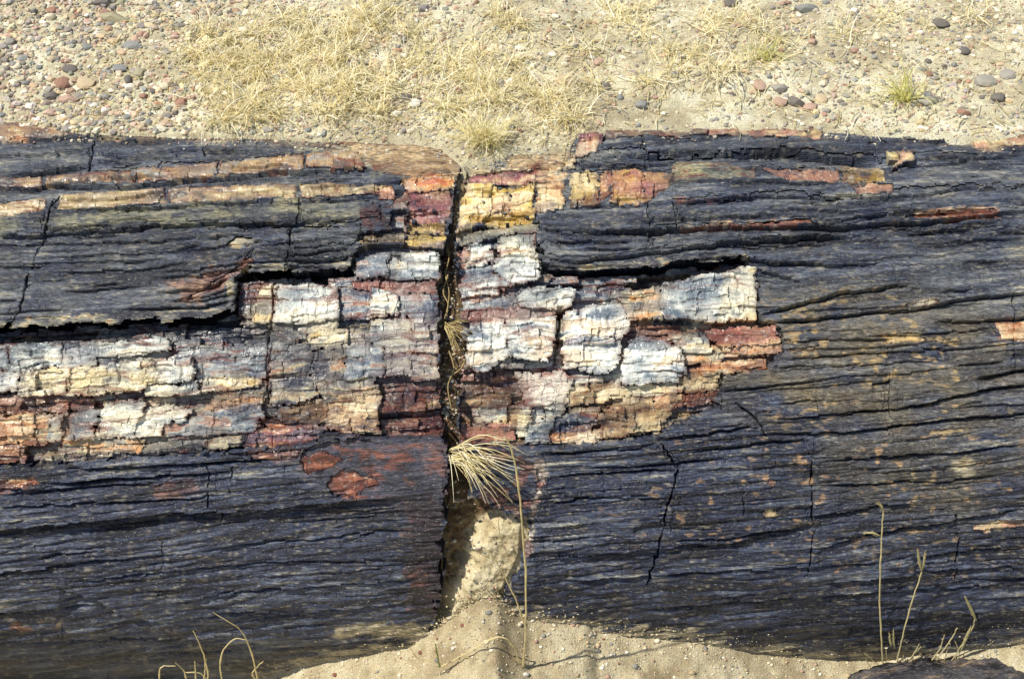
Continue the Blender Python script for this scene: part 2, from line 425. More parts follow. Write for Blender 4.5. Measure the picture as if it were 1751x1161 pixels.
zd = zone_d(U0, V0)
U, V = project(surf(blur(zd, 12) * 1e-3))
G, W = grain_coords(U, V)
zd = zone_d(U, V)
LED = ledge_field(U, V, W)
CRK = crack_field(U, V)
F1a = fbm(G / 190, W / 15, 21, 2); F1b = vn(G / 80, W / 6.5, 23); F1c = vn(G / 24, W / 3.6, 24)
FIB = (F1a - 0.5) * 2.2 + (F1b - 0.5) * 1.5 + (F1c - 0.5) * 1.7 + (fbm(U / 22, V / 18, 26, 3) - .5) * 1.6
GRO = -np.clip(fbm(G / 130, W / 5.5, 25, 2) - 0.58, 0, 1) * 17          # narrow grooves
BIG = (fbm(U / 300, V / 130, 31, 3) - 0.5) * 20
_, FA = worley(U / 34 + (F1b - .5) * .5, V / 24, 61)
F1w, FB = worley(U / 15, V / 12, 62)
SC1, FC = worley(U / 62, V / 40, 63)
_, FD = worley(U / 8 + 7.3, V / 7, 64)
FLUTE = -np.clip(vn(U / 6.5 + (F1b - .5), V / 46, 65) - .74, 0, 1) * 15 * np.clip((fbm(U / 60, V / 40, 66, 2) - .42) * 6, 0, 1)
BU = U + (fbm(U / 16, V / 12, 67, 2) - .5) * 9; BW = V + .05 * (U - 875) + (fbm(U / 40, V / 30, 68, 3) - .5) * 13
B1, T1_ = bricks(BU, BW, 64, 25, 131); B2, T2_ = bricks(BU + 5, BW + 3, 30, 12.5, 135); B3, T3_ = bricks(BU, BW + 2, 14, 7.5, 139)
FACET = B1 * 10 + T1_ * 11 + B2 * 6 + T2_ * 8 + B3 * 1.0 + T3_ * 2.6 + FB * 1.2 + FA * 3 + FLUTE
GW = W + (fbm(U / 60, V / 20, 69, 2) - .5) * 3
P1, PT1 = bricks(G + (NBW := (fbm(U / 14, V / 14, 70, 2) - .5) * 8), GW, 210, 12, 151); P2, PT2 = bricks(G + NBW, GW + 2, 95, 5.6, 155)
PLK = P1 * 1.7 + PT1 * 1.4 + P2 * 1.2 + PT2 * 1.4
NA = fbm(U / 55, V / 38, 81, 3); NB = fbm(U / 20, V / 16, 82, 3); NC = fbm(U / 8, V / 8, 83, 2)
ND = fbm(G / 70, W / 6, 84, 3); NE = fbm(G / 240, W / 28, 85, 3)
FIB = FIB + PLK
def blob(u, v, cx, cy, rx, ry): return np.clip(1.25 - ((u - cx) / rx) ** 2 - ((v - cy) / ry) ** 2, 0, 1)
CRUST = np.clip(np.maximum.reduce([blob(U, V, 120, 1075, 230, 52), blob(U, V, 1190, 1025, 170, 34), blob(U, V, 1460, 760, 120, 40), blob(U, V, 330, 850, 150, 26), blob(U, V, 1600, 470, 160, 40), .8 * blob(U, V, 230, 470, 170, 36)]) * 1.3 + (fbm(U / 60, V / 30, 191, 3) - .5) * 1.6 - .2, 0, 1)
TICK = -np.clip(vn(U / 3.2, W / 10, 192) - .84, 0, 1) * 16 * np.clip((fbm(U / 80, V / 40, 193, 2) - .45) * 5, 0, 1)
ROUGHF = np.clip(.35 + 1.4 * fbm(U / 230, V / 70, 194, 3), .5, 1.5)
FIB = FIB * (1 - .6 * CRUST) * ROUGHF + CRUST * ((fbm(U / 20, V / 13, 195, 4) - .5) * 7) + TICK
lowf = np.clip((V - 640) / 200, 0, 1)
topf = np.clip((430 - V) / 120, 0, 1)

# ------------------------------------------------------------------ labels per cell
cu = 0.25 * (U[:-1, :-1] + U[1:, :-1] + U[:-1, 1:] + U[1:, 1:])
cv = 0.25 * (V[:-1, :-1] + V[1:, :-1] + V[:-1, 1:] + V[1:, 1:])
ju, jv = jitter(cu, cv, 0.75)
kl = np.interp(cv, cl[:, 0], cl[:, 1]); kr = np.interp(cv, cr_[:, 0], cr_[:, 1])
jw = (fbm(cu / 16, cv / 14, 91, 3) - 0.5) * (12 + 22 * np.clip((cv - 800) / 60, 0, 1)) + cell_rand(cu / 11, cv / 9, 92)[0] * 7
crackmask = (cu + jw > kl) & (cu + jw < kr)
left = cu + jw <= kl
LAB = np.where(left, 0, 1).astype(np.int32)

# hand traced blocks: (kind, height mm above the zone floor, polygon)
BLOCKS = [
 # left of the crack
 ('bluegrey',12,[(612,440),(665,435),(663,477),(613,482)]), ('grey',8,[(665,435),(687,438),(682,480),(663,478)]), ('white',14,[(686,433),(755,430),(751,479),(684,481)]),
 ('dark',10,[(614,422),(756,420),(756,431),(614,437)]), ('red',9,[(607,489),(660,484),(735,484),(748,492),(746,504),(690,506),(608,500)]),
 ('white',14,[(481,497),(530,494),(578,499),(582,552),(530,556),(471,556)]), ('cream',12,[(446,500),(475,497),(464,556),(440,556)]), ('dark',9,[(416,488),(446,492),(437,548),(410,545)]),
 ('cream',9,[(533,556),(579,551),(580,568),(533,570)]), ('white',15,[(639,498),(680,505),(683,540),(636,547)]), ('bluegrey',9,[(684,508),(748,508),(746,542),(686,544)]), ('bluegrey',7,[(585,502),(636,504),(632,548),(586,548)]),
 ('darkgrey',8,[(469,557),(529,558),(522,579),(465,582)]), ('mauve',10,[(707,548),(749,545),(750,602),(708,604)]), ('grey',9,[(640,552),(704,550),(703,592),(642,594)]), ('bluegrey',11,[(592,598),(655,594),(660,640),(596,650)]),
 ('mauve',9,[(657,596),(702,594),(704,640),(660,642)]), ('mauve',8,[(706,607),(750,605),(751,646),(707,648)]), ('cream',9,[(533,573),(592,568),(594,596),(536,600)]),
 ('white',13,[(-50,602),(17,602),(18,630),(-50,634)]), ('white',13,[(27,594),(113,590),(112,628),(20,633)]), ('bluegrey',12,[(115,592),(172,589),(170,626),(113,628)]), ('white',13,[(174,592),(296,582),(297,602),(175,612)]), ('dark',7,[(174,614),(292,604),(288,616),(180,625)]),
 ('white',13,[(-50,640),(36,637),(37,665),(-50,672)]), ('creamw',15,[(44,638),(125,632),(122,670),(44,677)]), ('creamw',16,[(127,631),(272,617),(276,654),(252,666),(127,673)]), ('white',17,[(275,620),(333,612),(332,648),(276,654)]), ('creamw',13,[(256,660),(355,654),(353,668),(258,674)]),
 ('redbrown',5,[(-50,680),(100,676),(160,684),(150,700),(-50,704)]),
 ('orange',13,[(-50,714),(64,709),(68,752),(-50,757)]), ('orange',10,[(67,708),(92,709),(86,754),(70,754)]), ('grey',14,[(94,716),(112,711),(115,746),(89,748)]), ('ochre',9,[(114,711),(124,709),(121,747),(116,747)]), ('grey',16,[(127,708),(168,700),(166,747),(123,746)]),
 ('white',15,[(180,706),(198,691),(247,684),(246,705),(234,741),(170,747)]), ('white',12,[(249,700),(300,693),(327,700),(320,716),(284,719),(280,739),(237,741)]), ('bluegrey',10,[(287,722),(330,716),(370,699),(449,690),(449,715),(440,730),(400,738),(286,742)]),
 ('orange',9,[(-50,764),(40,757),(40,786),(-50,793)]), ('cream',9,[(365,749),(408,745),(408,761),(362,764)]), ('redlens',10,[(432,743),(470,731),(510,727),(548,735),(546,752),(505,762),(420,766)]),
 ('grey',8,[(302,600),(395,594),(461,590),(459,610),(306,613)]), ('bluegrey',7,[(338,616),(459,612),(457,643),(342,645)]), ('cream',8,[(345,648),(455,646),(440,660),(348,668)]), ('darkgrey',6,[(250,745),(345,743),(345,765),(250,770)]), ('greycream',9,[(120,752),(248,748),(247,768),(120,776)]),
 ('creamor',9,[(556,690),(600,680),(648,672),(646,738),(600,742),(560,728)]), ('ochre',8,[(480,700),(552,694),(556,724),(482,726)]), ('redor',7,[(452,716),(540,728),(560,735),(470,733)]),
 ('speck',9,[(537,604),(590,600),(592,648),(540,652)]), ('speck',8,[(466,606),(534,602),(536,640),(468,644)]), ('speck',8,[(468,646),(540,644),(540,676),(500,690),(468,688)]), ('greycream',8,[(544,655),(640,648),(645,672),(560,688)]),
 # right of the crack
 ('bluegrey',9,[(784,455),(800,452),(797,478),(786,482)]), ('plank',17,[(783,402),(850,396),(922,384),(922,398),(850,412),(796,424),(779,424)]), ('redsm',12,[(780,430),(802,430),(798,450),(780,452)]), ('white',14,[(806,425),(838,427),(839,456),(800,462)]),
 ('creamw',15,[(853,418),(870,412),(917,402),(917,438),(858,448)]), ('bluegrey',11,[(800,464),(838,462),(839,481),(790,486)]), ('white',14,[(792,488),(848,481),(851,506),(790,513)]), ('white',17,[(843,452),(920,444),(925,470),(880,487),(858,500),(850,482)]), ('bright',19,[(872,474),(922,463),(923,482),(874,497)]),
 ('ochre',10,[(926,476),(945,474),(944,486),(924,486)]), ('bluegrey',8,[(790,515),(884,512),(884,528),(791,531)]), ('white',16,[(886,508),(975,503),(977,522),(956,536),(886,531)]), ('red',12,[(786,538),(870,530),(948,537),(944,547),(830,553),(790,548)]),
 ('bright',18,[(810,560),(866,551),(866,606),(849,623),(824,635),(798,620)]), ('bright',19,[(868,551),(950,548),(946,600),(936,618),(870,606)]), ('bright',13,[(962,540),(990,536),(992,626),(962,629)]), ('bright',15,[(993,534),(1060,526),(1070,562),(1055,579),(995,583)]), ('bright',14,[(995,586),(1055,582),(1056,612),(1040,636),(995,636)]),
 ('bright',16,[(1072,592),(1095,582),(1130,588),(1167,600),(1166,650),(1066,655),(1062,630)]), ('greycream',14,[(1060,518),(1123,500),(1123,549),(1068,548)]), ('white',18,[(1126,498),(1229,480),(1228,530),(1222,552),(1130,549)]), ('creamw',20,[(1231,479),(1262,463),(1289,462),(1286,546),(1230,553)]),
 ('redsm',14,[(1205,571),(1320,562),(1330,590),(1228,592)]), ('orange',11,[(1236,598),(1336,588),(1331,603),(1240,608)]), ('orange',11,[(1203,624),(1312,616),(1302,632),(1200,641)]), ('creamw',12,[(1150,580),(1204,574),(1212,605),(1168,604)]), ('greycream',9,[(1170,607),(1232,606),(1228,620),(1172,620)]),
 ('whitered',11,[(886,642),(965,636),(976,662),(966,690),(900,692)]), ('creamw',13,[(888,694),(906,693),(902,742),(884,744)]), ('white',10,[(908,694),(930,693),(928,722),(906,722)]), ('creamw',12,[(932,692),(962,690),(958,708),(934,724)]), ('white',12,[(905,724),(944,724),(936,756),(900,757)]),
 ('deepblue',9,[(950,710),(1004,706),(1020,718),(1000,736),(946,737)]), ('brown',11,[(1026,706),(1078,701),(1082,740),(1032,745)]), ('orange',9,[(940,739),(1028,737),(1024,755),(942,757)]), ('redsm',10,[(788,727),(868,723),(874,750),(784,757)]), ('creamw',9,[(812,702),(866,698),(866,718),(814,722)]),
 ('ochre',8,[(968,664),(1060,652),(1064,676),(970,692)]), ('creamw',9,[(1066,660),(1150,655),(1152,672),(1068,676)]), ('ochre',8,[(1066,680),(1118,678),(1120,700),(1068,700)]), ('redor',8,[(1122,680),(1225,672),(1222,686),(1124,698)]), ('ochre',8,[(1160,645),(1228,644),(1226,664),(1162,668)]),
 ('ochre',9,[(1084,702),(1150,696),(1124,738),(1086,742)]), ('greycream',7,[(975,700),(1022,698),(1020,706),(976,708)]),
 # coloured blocks high on the logs (zone floor 0)
 ('tanred',-2,[(686,308),(730,302),(780,300),(776,322),(700,326),(688,322)]), ('purple',-4,[(700,328),(776,324),(768,356),(700,354)]), ('purple',-6,[(700,356),(768,358),(764,376),(702,374)]), ('olive',-6,[(699,378),(764,378),(760,398),(698,396)]), ('mauveyel',-8,[(696,398),(760,400),(757,424),(696,422)]), ('olivewood',-9,[(614,397),(690,390),(692,416),(614,420)]),
 ('ochre',-3,[(668,336),(694,324),(697,352),(676,356)]), ('pinkor',0,[(646,318),(672,314),(674,336),(650,338)]), ('bluegrey',-14,[(664,360),(694,354),(694,388),(666,386)]),
 ('purple',-1,[(806,299),(870,292),(938,290),(930,313),(802,316)]), ('yellow',1,[(796,317),(840,318),(838,366),(820,388),(780,400),(790,350)]), ('yellow',-2,[(842,319),(872,320),(868,364),(841,366)]), ('yellow',0,[(875,321),(912,318),(911,372),(872,374)]), ('yellowp',-2,[(918,318),(964,316),(963,358),(916,364)]), ('yellow',-4,[(842,368),(912,376),(918,382),(850,392),(824,390)]),
 ('olive',-2,[(977,294),(996,292),(995,352),(978,354)]), ('olive',0,[(998,290),(1023,292),(1022,350),(999,352)]), ('purpyel',-2,[(1028,292),(1046,292),(1042,322),(1028,346)]), ('purpyel',1,[(1049,292),(1100,293),(1100,346),(1046,349)]), ('purpyel',-1,[(1102,293),(1150,294),(1147,318),(1104,345)]),
 ('purple',3,[(988,236),(1030,238),(1022,261),(984,270)]), ('yellow',1,[(972,272),(984,272),(980,288),(965,290)]),
 ('yellow',5,[(1516,262),(1532,260),(1534,278),(1518,278)]), ('pinkor',5,[(1534,262),(1560,262),(1562,276),(1522,292),(1536,278)]),
]
SLABS = [
 (0,[(-60,246),(162,246),(158,262),(153,284),(30,295),(-60,300)]), (1,[(167,247),(300,246),(480,248),(600,264),(520,266),(250,283),(160,290)]), (-1,[(-60,322),(75,320),(230,313),(360,306),(480,296),(640,296),(686,306),(684,314),(510,311),(240,319),(100,331),(-60,345)]),
 (1,[(-60,379),(70,360),(82,358),(78,394),(-60,402)]), (1,[(92,358),(240,356),(508,340),(506,378),(270,384),(86,395)]), (2,[(512,340),(618,336),(642,348),(638,372),(604,378),(512,380)]),
 (0,[(-60,405),(76,400),(66,420),(46,462),(36,500),(26,568),(-60,574)]), (1,[(84,400),(270,389),(492,385),(490,412),(434,420),(418,442),(408,486),(403,543),(280,552),(150,558),(36,567),(45,500),(56,462),(74,420)]),
 (2,[(500,386),(610,383),(610,421),(498,426)]), (-2,[(426,440),(494,430),(490,470),(420,470)]), (0,[(498,429),(608,424),(604,440),(498,451)]), (-5,[(498,455),(600,445),(600,461),(500,472)]),
 (1,[(990,268),(1104,264),(1103,281),(990,286)]), (2,[(1036,242),(1104,240),(1104,260),(1024,264)]), (3,[(1108,240),(1390,238),(1500,242),(1620,247),(1672,258),(1500,266),(1300,260),(1108,268)]), (1,[(1108,272),(1240,268),(1340,270),(1500,282),(1436,288),(1300,286),(1150,290),(1108,288)]),
 (2,[(1154,292),(1300,289),(1440,291),(1530,290),(1640,278),(1810,266),(1810,314),(1660,318),(1530,328),(1300,334),(1152,343)]), (0,[(932,366),(1108,358),(1112,386),(932,397)]), (2,[(1114,356),(1148,352),(1158,386),(1118,388)]), (1,[(1156,352),(1300,342),(1530,336),(1660,326),(1810,321),(1810,356),(1700,357),(1540,366),(1400,380),(1164,388)]),
 (1,[(926,404),(1114,396),(1116,422),(1000,440),(926,444)]), (-1,[(936,460),(1010,452),(1160,434),(1280,418),(1288,446),(1160,452),(1130,468),(1010,474),(936,472)]),
 (1,[(1120,398),(1330,391),(1530,385),(1720,372),(1720,390),(1470,390),(1280,408),(1160,424),(1120,424)]),
 (-2,[(1130,764),(1255,752),(1380,746),(1386,800),(1389,900),(1260,922),(1140,934),(1152,842),(1164,806),(1150,782)]), (-2,[(926,776),(1124,764),(1142,786),(1154,806),(1144,840),(1128,934),(1040,942),(914,956),(912,900),(934,820)]),
 (0,[(1526,600),(1640,598),(1732,592),(1732,634),(1660,644),(1526,690)]), (-1,[(1340,617),(1440,612),(1518,602),(1518,690),(1440,704),(1330,712),(1236,690),(1240,672),(1330,658)]),
 (-1,[(1396,892),(1480,872),(1560,864),(1632,856),(1632,884),(1560,900),(1400,934)]),
]
VEINS = [
 ('veinA',-1,[(-60,304),(0,300),(70,299),(74,318),(-60,321)]), ('veinA',0,[(78,298),(110,298),(226,290),(224,311),(80,317)]), ('veinA',1,[(229,289),(330,281),(372,276),(368,303),(330,306),(231,311)]), ('veinA',0,[(375,275),(450,267),(520,262),(522,290),(450,293),(372,302)]), ('veinA',2,[(525,262),(600,260),(612,264),(626,292),(560,290),(526,291)]),
 ('veinB',-1,[(-60,350),(0,345),(78,336),(70,360),(-60,378)]), ('veinB',0,[(104,333),(200,323),(240,320),(282,318),(284,348),(200,353),(92,358)]), ('veinB',-1,[(286,318),(400,314),(508,311),(506,334),(380,345),(288,348)]), ('veinB',1,[(512,311),(600,312),(660,316),(656,331),(514,336)]),
 ('veinA',0,[(-60,210),(90,218),(136,231),(60,238),(-60,242)]), ('tanwood',0,[(570,242),(690,246),(770,252),(796,272),(790,300),(700,302),(640,294),(612,262)]), ('plank',-1,[(420,238),(566,242),(606,258),(560,258),(480,248)]), ('tanwood',0,[(868,266),(978,262),(976,286),(872,290)]),
 ('ochre',2,[(1032,226),(1110,224),(1210,224),(1212,236),(1110,237),(1034,240)]), ('pinkor',2,[(1214,225),(1320,226),(1390,227),(1394,238),(1300,238),(1216,236)]), ('pinkor',3,[(1384,222),(1404,224),(1402,242),(1384,240)]),
 ('greyyel',1,[(1152,278),(1230,277),(1290,291),(1298,306),(1200,310),(1152,312)]), ('pinkor',2,[(1300,290),(1360,290),(1436,286),(1436,311),(1350,312)]), ('olive',3,[(1440,291),(1508,292),(1512,313),(1440,315)]), ('pinkor',1,[(1458,315),(1530,316),(1528,330),(1462,330)]), ('tanwood',1,[(1436,276),(1496,282),(1514,294),(1446,287)]),
 ('redor',-3,[(1162,388),(1320,379),(1386,372),(1392,380),(1330,388),(1166,395)]), ('redor',-2,[(1566,362),(1700,357),(1710,372),(1660,373),(1570,370)]), ('pinkor',1,[(1666,234),(1800,226),(1800,246),(1668,254)]),
 ('rust',-3,[(514,776),(530,781),(548,767),(566,778),(592,784),(572,800),(548,806),(520,812)]), ('rust',-4,[(556,832),(563,816),(575,812),(586,801),(600,806),(612,803),(620,815),(640,812),(650,830),(626,834),(612,850),(590,845),(578,851)]), ('redbrown',-4,[(425,770),(512,765),(512,784),(428,786)]), ('redor',-4,[(-60,822),(58,818),(70,830),(20,838),(-60,842)]),
 ('cream',-3,[(402,402),(432,404),(428,416),(384,420)]), ('redbrown',-3,[(322,512),(332,500),(376,478),(404,462),(432,440),(438,452),(410,476),(366,498)]),
 ('pinkor',-3,[(1304,874),(1322,870),(1334,884),(1308,890)]), ('pinkor',-3,[(1312,816),(1332,820),(1328,836),(1314,830)]), ('pinkor',-5,[(1660,906),(1700,892),(1760,888),(1756,900),(1690,914)]), ('tanwood',-4,[(1345,596),(1400,592),(1398,602),(1346,604)]), ('redor',-2,[(1704,548),(1800,544),(1800,584),(1716,580)]), ('cream',-3,[(1510,572),(1580,566),(1582,584),(1516,586)]), ('cream',-2,[(1550,516),(1606,508),(1608,524),(1552,528)]), ('paleedge',-3,[(918,800),(932,812),(922,870),(908,950),(896,955),(906,890),(914,840)]),
]
KINDS = ['']; HT = [0.0]; TYPE = ['body']
lablist = []
def add_label(kind, h, typ):
    KINDS.append(kind); HT.append(h); TYPE.append(typ); return len(KINDS) - 1 + 10
# ids: 0 left body, 1 right body, 2 sediment, >=11 blocks
cuf, cvf, juf, jvf, labf = cu.ravel(), cv.ravel(), ju.ravel(), jv.ravel(), LAB.ravel()
zc = zd[:-1, :-1].ravel()
sju, sjv = cell_rand(cuf / 46, cvf / 30, 161); sju2, sjv2 = cell_rand(cuf / 17, cvf / 12, 165)
def paint(poly, lid, slab=False):
    p = np.array(poly, float)
    a, b = p.min(0) - 8, p.max(0) + 8
    idx = np.nonzero((cuf > a[0]) & (cuf < b[0]) & (cvf > a[1]) & (cvf < b[1]))[0]
    ins = in_poly(juf[idx] + (sju[idx] * 20 if slab else 0), jvf[idx] + (sjv[idx] * 11 + sjv2[idx] * 6 if slab else 0), poly)
    labf[idx[ins]] = lid
for dh, poly in SLABS:
    paint(poly, add_label('slab', dh, 'slab'), True)
for kd, h, poly in VEINS:
    paint(poly, add_label(kd, h, 'vein'))
# broken courses of quartz filling both coloured zones
Gc = cu; Wc = cv + 0.055 * (cu - 875) + (fbm(cu / 140, cv / 60, 101, 2) - 0.5) * 16
course = np.floor(Wc / 15.0)
cw = 60 + 110 * hsh(course, course * 0, 102)
brick = np.floor((Gc + 300 * hsh(course, course * 0 + 1, 103) + (fbm(cu / 20, cv / 20, 104, 2) - .5) * 14) / cw)
inq = (((zc < -20) & (zc > -40)) | ((zc <= -40) & (hsh(course, brick, 105).ravel() > .28))).reshape(cu.shape) & (np.abs(cu - 875) < 960)
code = (course * 1000 + brick).astype(np.int64)
okz = inq.ravel() & (labf < 2)
codes, inv = np.unique(np.where(okz, code.ravel(), -10 ** 9), return_inverse=True)
rb = random.Random(5)
recz = (zc <= -40)
def zone_kind(u, v):
    if v < 500: return rb.choice(['dark', 'bluegrey', 'grey'])
    if u < 460:
        if v < 600: return rb.choice(['dark', 'dark', 'darkgrey'])
        if v < 690: return rb.choice(['bluegrey', 'darkgrey', 'redbrown', 'dark'])
        return rb.choice(['dark', 'darkgrey', 'redbrown', 'greycream'])
    if u < 760:
        if 650 < u and v > 650: return rb.choice(['redbrown', 'darkred', 'darkred'])
        if v > 680: return rb.choice(['greycream', 'ochre', 'speck', 'creamor'])
        return rb.choice(['speck', 'bluegrey', 'grey', 'mauve', 'greycream', 'dark'])
    if v > 640 and u < 890: return rb.choice(['brown', 'redbrown', 'darkred', 'brown'])
    if v > 650: return rb.choice(['ochre', 'greycream', 'greycream', 'speck', 'whitered'])
    if u > 1140: return rb.choice(['redor', 'speck', 'greycream', 'bluegrey'])
    return rb.choice(['greycream', 'speck', 'bluegrey', 'redbrown', 'white'])
cnt = np.bincount(inv)
remap = np.full(len(codes), -1)
for k in range(len(codes)):
    if codes[k] == -10 ** 9 or cnt[k] < 60: continue
    ii = np.nonzero(inv == k)[0]
    kd = zone_kind(cuf[ii].mean(), cvf[ii].mean())
    remap[k] = add_label(kd, (rb.uniform(-5, 9) if not recz[ii].mean() > .5 else rb.uniform(-16, 2)), 'chip')
sel = remap[inv] >= 0
labf[sel & okz] = remap[inv][sel & okz]
for kd, h, poly in BLOCKS:
    top = np.mean([p[1] for p in poly]) < 426 and h < 8
    paint(poly, add_label(kd, h - (0 if not top else 0), 'block' if not top else 'topblock'))
isblk = np.zeros(len(KINDS) + 30, bool)
for k in range(1, len(KINDS)):
    if TYPE[k] in ('block', 'topblock'): isblk[k + 10] = True
quart = ((zc < -20) & (zc > -40)).reshape(cu.shape) & ~((cu > 945) & (cu < 966) & (cv > 536) & (cv < 628))
quart |= (cu > 690) & (cu < 1155) & (cv > 296) & (cv < 426)
for it in range(2):
    L2 = labf.reshape(cu.shape); tgt = quart & ~isblk[L2] & ((cv > 426) | (it == 0))
    for sh_, ax_ in ((1, 1), (-1, 1), (1, 0), (-1, 0)):
        nb_ = np.roll(L2, sh_, ax_); mm = tgt & isblk[nb_] & (hsh(np.floor(cu / 5), np.floor(cv / 4), 171 + it) > .25)
        L2 = np.where(mm, nb_, L2); tgt &= ~mm
    labf[:] = L2.ravel()
labf[crackmask.ravel()] = 2
LAB = labf.reshape(cu.shape)

# ------------------------------------------------------------------ colours
def mixc(c, col, f): return c + (np.asarray(col) - c) * np.clip(f, 0, 1)[..., None]
def ramp(t, stops):
    ps = [s[0] for s in stops]; cs = np.array([lin(s[1]) for s in stops])
    t = np.clip(t, 0, 1)
    return np.stack([np.interp(t, ps, cs[:, k]) for k in range(3)], -1)

PAL = {
 'white':   [(0,(96,108,120)),(.28,(150,158,158)),(.5,(200,204,196)),(.75,(232,230,216)),(1,(222,212,186))],
 'bright':  [(0,(104,116,128)),(.3,(164,174,178)),(.55,(224,226,218)),(.8,(240,238,226)),(1,(220,200,170))],
 'cream':   [(0,(120,116,108)),(.35,(186,176,148)),(.65,(224,212,176)),(1,(206,176,116))],
 'creamw':  [(0,(112,118,120)),(.3,(178,178,164)),(.6,(226,220,196)),(1,(212,196,152))],
 'bluegrey':[(0,(52,60,80)),(.35,(96,106,120)),(.65,(140,148,152)),(.9,(190,190,180)),(1,(170,130,110))],
 'grey':    [(0,(84,86,94)),(.4,(130,134,136)),(.75,(166,168,162)),(1,(196,186,160))],
 'greycream':[(0,(84,84,86)),(.35,(138,132,120)),(.65,(190,178,146)),(1,(200,150,100))],
 'speck':   [(0,(46,48,62)),(.3,(92,92,98)),(.55,(150,146,132)),(.8,(204,190,152)),(1,(180,120,80))],
 'mauve':   [(0,(70,60,68)),(.35,(112,102,106)),(.65,(150,146,146)),(1,(198,188,166))],
 'dark':    [(0,(34,36,48)),(.5,(58,62,78)),(.8,(84,88,98)),(1,(150,144,130))],
 'darkgrey':[(0,(46,46,54)),(.5,(82,82,86)),(1,(124,118,104))],
 'deepblue':[(0,(26,36,60)),(.5,(48,62,88)),(.85,(80,92,108)),(1,(180,170,150))],
 'red':     [(0,(60,38,40)),(.4,(112,60,50)),(.7,(146,86,68)),(1,(180,150,128))],
 'redsm':   [(0,(104,66,60)),(.4,(152,90,74)),(.7,(172,114,98)),(1,(186,150,110))],
 'redlens': [(0,(96,80,92)),(.35,(150,86,78)),(.6,(196,150,116)),(1,(206,180,140))],
 'redor':   [(0,(98,58,48)),(.4,(148,88,62)),(.7,(182,128,88)),(1,(206,180,140))],
 'redbrown':[(0,(44,30,36)),(.4,(86,54,48)),(.7,(126,84,70)),(1,(170,130,104))],
 'darkred': [(0,(38,24,32)),(.5,(70,40,42)),(.85,(104,62,58)),(1,(140,104,90))],
 'brown':   [(0,(58,44,40)),(.5,(104,82,66)),(.8,(140,112,84)),(1,(176,150,110))],
 'orange':  [(0,(116,76,56)),(.35,(170,116,82)),(.65,(206,166,120)),(1,(228,210,176))],
 'creamor': [(0,(96,76,66)),(.35,(150,116,88)),(.65,(194,166,128)),(1,(222,208,174))],
 'ochre':   [(0,(84,68,58)),(.35,(138,112,82)),(.65,(186,162,118)),(1,(216,202,164))],
 'yellow':  [(0,(164,128,52)),(.35,(204,172,84)),(.6,(226,206,132)),(.8,(236,226,186)),(1,(220,190,150))],
 'yellowp': [(0,(150,128,104)),(.4,(202,182,136)),(.7,(228,214,176)),(1,(214,170,120))],
 'olive':   [(0,(92,70,40)),(.35,(142,116,54)),(.65,(184,158,84)),(1,(214,196,150))],
 'olivewood':[(0,(64,52,40)),(.5,(112,94,60)),(1,(156,134,90))],
 'purple':  [(0,(92,52,64)),(.4,(140,82,90)),(.65,(168,118,112)),(.85,(196,160,120)),(1,(212,190,160))],
 'purpyel': [(0,(116,66,72)),(.3,(152,100,100)),(.55,(180,138,88)),(.8,(192,164,90)),(1,(220,200,150))],
 'mauveyel':[(0,(104,82,92)),(.4,(140,120,112)),(.65,(176,150,80)),(1,(210,184,110))],
 'tanred':  [(0,(140,70,62)),(.4,(180,104,70)),(.7,(204,150,84)),(1,(190,160,120))],
 'pinkor':  [(0,(150,104,82)),(.4,(186,140,112)),(.7,(204,168,134)),(1,(208,190,140))],
 'whitered':[(0,(104,58,52)),(.22,(150,98,84)),(.4,(166,150,142)),(.7,(206,196,182)),(1,(228,220,200))],
 'plank':   [(0,(92,92,84)),(.5,(136,134,116)),(1,(178,170,140))],
}
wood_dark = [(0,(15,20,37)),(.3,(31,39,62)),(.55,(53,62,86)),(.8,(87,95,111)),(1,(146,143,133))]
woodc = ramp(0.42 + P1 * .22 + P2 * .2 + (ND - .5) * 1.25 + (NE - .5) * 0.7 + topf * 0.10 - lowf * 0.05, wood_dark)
greyf = np.clip((760 - V) / 260, 0, 1)  # lighter grey palette fades in towards the top of the log
woodc = mixc(woodc, ramp(0.42 + P1 * .2 + P2 * .2 + (ND - .5) * 0.9 + (NE - .5) * 0.9, [(0,(32,35,46)),(.3,(58,63,73)),(.55,(86,91,98)),(.8,(120,121,118)),(1,(160,152,130))]), np.maximum(greyf, .6 * np.clip((U - 1250) / 250, 0, 1) * np.clip((980 - V) / 200, 0, 1)) * np.clip(.65 + (NA - .5) * 1.8, .05, 1))
# brownish right middle, tan flecks
br = np.maximum(blob(U, V, 1480, 620, 330, 130), 0.55 * blob(U, V, 1620, 780, 240, 130))
woodc = mixc(woodc, lin((104, 94, 74)), br * np.clip((NA - .26) * 2.2, 0, 1) * 0.85)
fleck = np.clip((fbm(G / 17, W / 8, 111, 4) - 0.62) * 11, 0, 1) * np.clip((fbm(U / 70, V / 40, 116, 3) - .46) * 7, 0, 1)
woodc = mixc(woodc, lin((176, 150, 104)), fleck * .8 * np.clip(br * .9 + 0.14 + 0.3 * blob(U, V, 1620, 830, 200, 160), 0, 1))
lich = np.clip((fbm(U / 19, V / 11, 113, 3) - 0.71) * 9, 0, 1) * .6 * blob(U, V, 1450, 850, 420, 160)
woodc = mixc(woodc, lin((200, 162, 120)), lich)
white_sp = np.clip((fbm(G / 13, W / 2.6, 112, 2) - 0.68) * 5, 0, 1)
woodc = mixc(woodc, lin((176, 168, 146)), white_sp * 0.45)
